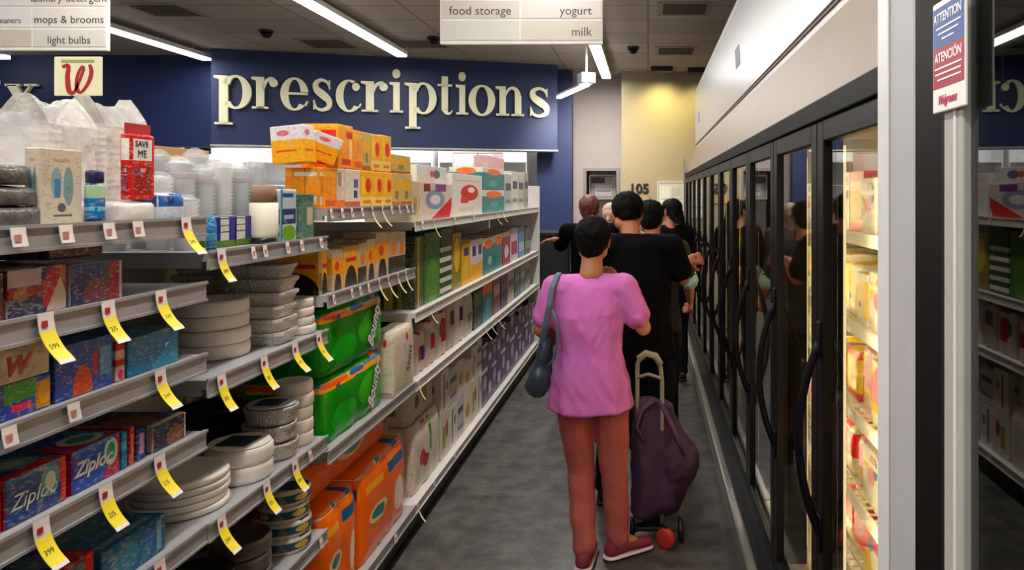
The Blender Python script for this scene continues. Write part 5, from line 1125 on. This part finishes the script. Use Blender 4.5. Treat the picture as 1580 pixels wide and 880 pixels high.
# 3. woman with mint cuff
J = stand(1.62, .155, eR=(.215, -.02, 1.12), wR=(.235, .14, .99), look=(.05, 1, -.3), head=(-.02, .05, 1.505), curlR=.9, eL=(-.2, .05, 1.05), wL=(-.08, .2, 1.0))
tp, V, H, s = person('dark-haired shopper in black standing beyond the man, mint cuff on arm', (.035, 4.62, 0), 0, J, 1.62, sk2, hb, mat('black_lace', '#14141a', .8, noisy=.3, scale=80, bump=.8), mat('dark_jeans', '#141c28'), mat('black_shoe', '#101014'), hem=.80, sleeve=.5, sole='#2a2a2c')
b = B(); hull(b, V['sR'].lerp(V['eR'], .62), .058, V['eR']+Vector((.01, .01, .0)), .056); remeshed('mint_cuff', b, mat('mint_knit', '#a9d8c4', .8, noisy=.05), tp, voxel=.006, smooth=3, disp=lambda c: .003*noise.noise(c*60))
# 4. person with reddish hair, pointing left
J = stand(1.66, eL=(-.26, .12, 1.22), wL=(-.27, .0, 1.28), hdL=(-.95, -.1, -.1), pnL=(0, 0, -1), curlL=.35, look=(.15, 1, 0), wR=(.2, .12, .95))
person('auburn-haired shopper in black pointing left beyond the woman in pink', (-.50, 6.3, 0), .0, J, 1.66, sk2, mat('auburn_hair', '#5a2a1e', .5, noisy=.2, scale=50, bump=.4), mat('black_jersey', '#0c0d12'), mat('brown_trousers', '#3a2823', .8), mat('black_shoe', '#101014'), sleeve=1., sole='#2a2a2c', hem=.72, voxel=.009)
# 5. pale haired person facing camera
J = stand(1.58, look=(.2, 1, -.15), wL=(-.1, .22, 1.0), wR=(.1, .22, 1.0), curlL=.8, curlR=.8)
person('pale-haired shopper facing the camera behind the woman in pink', (-.36, 7.1, 0), PI, J, 1.58, sk3, mat('pale_grey_hair', '#b8a48a', .6, noisy=.1, scale=50, bump=.4), mat('taupe_jacket', '#4a3c36', .8), mat('brown_trousers', '#3a2823'), mat('black_shoe', '#101014'), sleeve=1., sole='#2a2a2c', hem=.74, voxel=.009)
# 6. dark figure by the freezer end
J = stand(1.63, .14, eR=(.165, .03, 1.05), wR=(.13, .15, .9), look=(-.7, .7, -.2), wL=(-.2, .2, 1.05), curlL=.8, head=(.01, .03, 1.50))
person('long black-haired shopper in black leaning against the far freezers', (.20, 6.6, 0), 0, J, 1.63, sk2, hb, mat('black_coat', '#050507', .9, noisy=.1, spec=.1), mat('dark_jeans', '#141c28'), mat('black_shoe', '#101014'), sleeve=1., hair='long', sole='#2a2a2c', hem=.6, voxel=.009)

# ---------------------------------------------------------------- shopping trolley
t_ = thing('shopping_trolley', 'purple fabric shopping trolley bag with beige handle and red wheel', 'trolley', (0, 3.50, 0))
m_pur = mat('purple_nylon', '#341638', .7, noisy=.12, scale=9, bump=.3); m_tub = mat('beige_tube', '#8d8672', .4, noisy=.04)
b = B(); P = [(-.055, .03, .05), (-.052, .0, .60), (-.05, -.03, .86), (-.038, -.03, .895), (-.01, -.03, .91), (.03, -.03, .895), (.058, -.03, .85), (.066, -.02, .78), (.066, -.025, .62), (.066, .03, .40), (.066, .03, .05)]
tube(b, P, .0105, 10); tube(b, [(-.05, -.03, .80), (.0, -.03, .815), (.064, -.03, .795)], .008, 8); fr = finish('frame', b, m_tub, t_, True)
b = B(); tube(b, [(-.045, -.03, .885), (-.01, -.03, .913), (.035, -.03, .90), (.058, -.03, .86)], .0165, 10); finish('grip', b, mat('beige_grip', '#9a9076', .6), fr, True)
b = B(); hull(b, (.06, .09, .62), (.05, .05, .03), (.13, .06, .37), (.115, .10, .10), 3); hull(b, (.13, .06, .37), (.115, .10, .12), (.08, .09, .15), (.075, .08, .05), 3); hull(b, (-.01, .04, .66), (.065, .06, .03), (-.015, .04, .16), (.075, .095, .05), 3); hull(b, (.06, .05, .64), (.06, .06, .03), (.07, .05, .2), (.08, .09, .06), 3)
remeshed('bag', b, m_pur, t_, voxel=.008, smooth=4, disp=lambda c: .010*noise.noise(Vector((c.x*10, c.y*10, c.z*6)))+.005*noise.noise(c*26), cut=[((0, 0, .10), (0, 0, -1))])
b = B(); 
for P in ([(.03, -.02, .69), (-.03, -.035, .65), (-.055, -.045, .57), (-.01, -.055, .50)], [(.05, -.02, .69), (.09, -.03, .62), (.13, -.045, .53), (.17, -.05, .44)]): tube(b, P, [.016, .013, .011, .008], 10)
finish('drawstring_folds', b, mat('plum_nylon', '#45204c', .7, noisy=.1), t_, True)
b = B(); tube(b, [(-.085, .04, .052), (.15, .03, .052)], .006, 8); box(b, -.06, .075, -.02, .16, .075, .09, .004); finish('axle_plate', b, m_dark, t_)
def wheel(x, y, r, m, nm='wheel'):
    b = B(); lathe(b, [(r*.3, -.012), (r*.9, -.012), (r, -.007), (r, .007), (r*.9, .012), (r*.3, .012)], 28); bmesh.ops.rotate(b, verts=b.verts, matrix=Matrix.Rotation(PI/2, 3, 'Y')); bmesh.ops.translate(b, verts=b.verts, vec=(x, y, r)); w_ = finish(nm, b, m, t_, True)
    b = B(); lathe(b, [(.001, -.014), (r*.32, -.014), (r*.32, .014), (.001, .014)], 20); bmesh.ops.rotate(b, verts=b.verts, matrix=Matrix.Rotation(PI/2, 3, 'Y')); bmesh.ops.translate(b, verts=b.verts, vec=(x, y, r)); finish('hub', b, m_dark, w_)
b = B(); r = .048
lathe(b, [(r*.35, -.014), (r*.85, -.014), (r, -.008), (r, .008), (r*.85, .014), (r*.35, .014)], 28); bmesh.ops.rotate(b, verts=b.verts, matrix=Matrix.Rotation(PI/2, 3, 'Y')@Matrix.Rotation(0, 3, 'X')); bmesh.ops.rotate(b, verts=b.verts, matrix=Matrix.Rotation(math.radians(60), 3, 'Z')); bmesh.ops.translate(b, verts=b.verts, vec=(.082, -.04, r)); w_ = finish('swivel_wheel', b, mat('red_wheel', '#a82a1c', .5, noisy=.08), t_, True); 
b = B(); tube(b, [(.082, -.04, .105), (.082, -.04, .048)], .008, 8); finish('caster_fork', b, m_dark, w_)
wheel(.155, .04, .055, m_dark); wheel(-.075, .05, .055, m_dark)
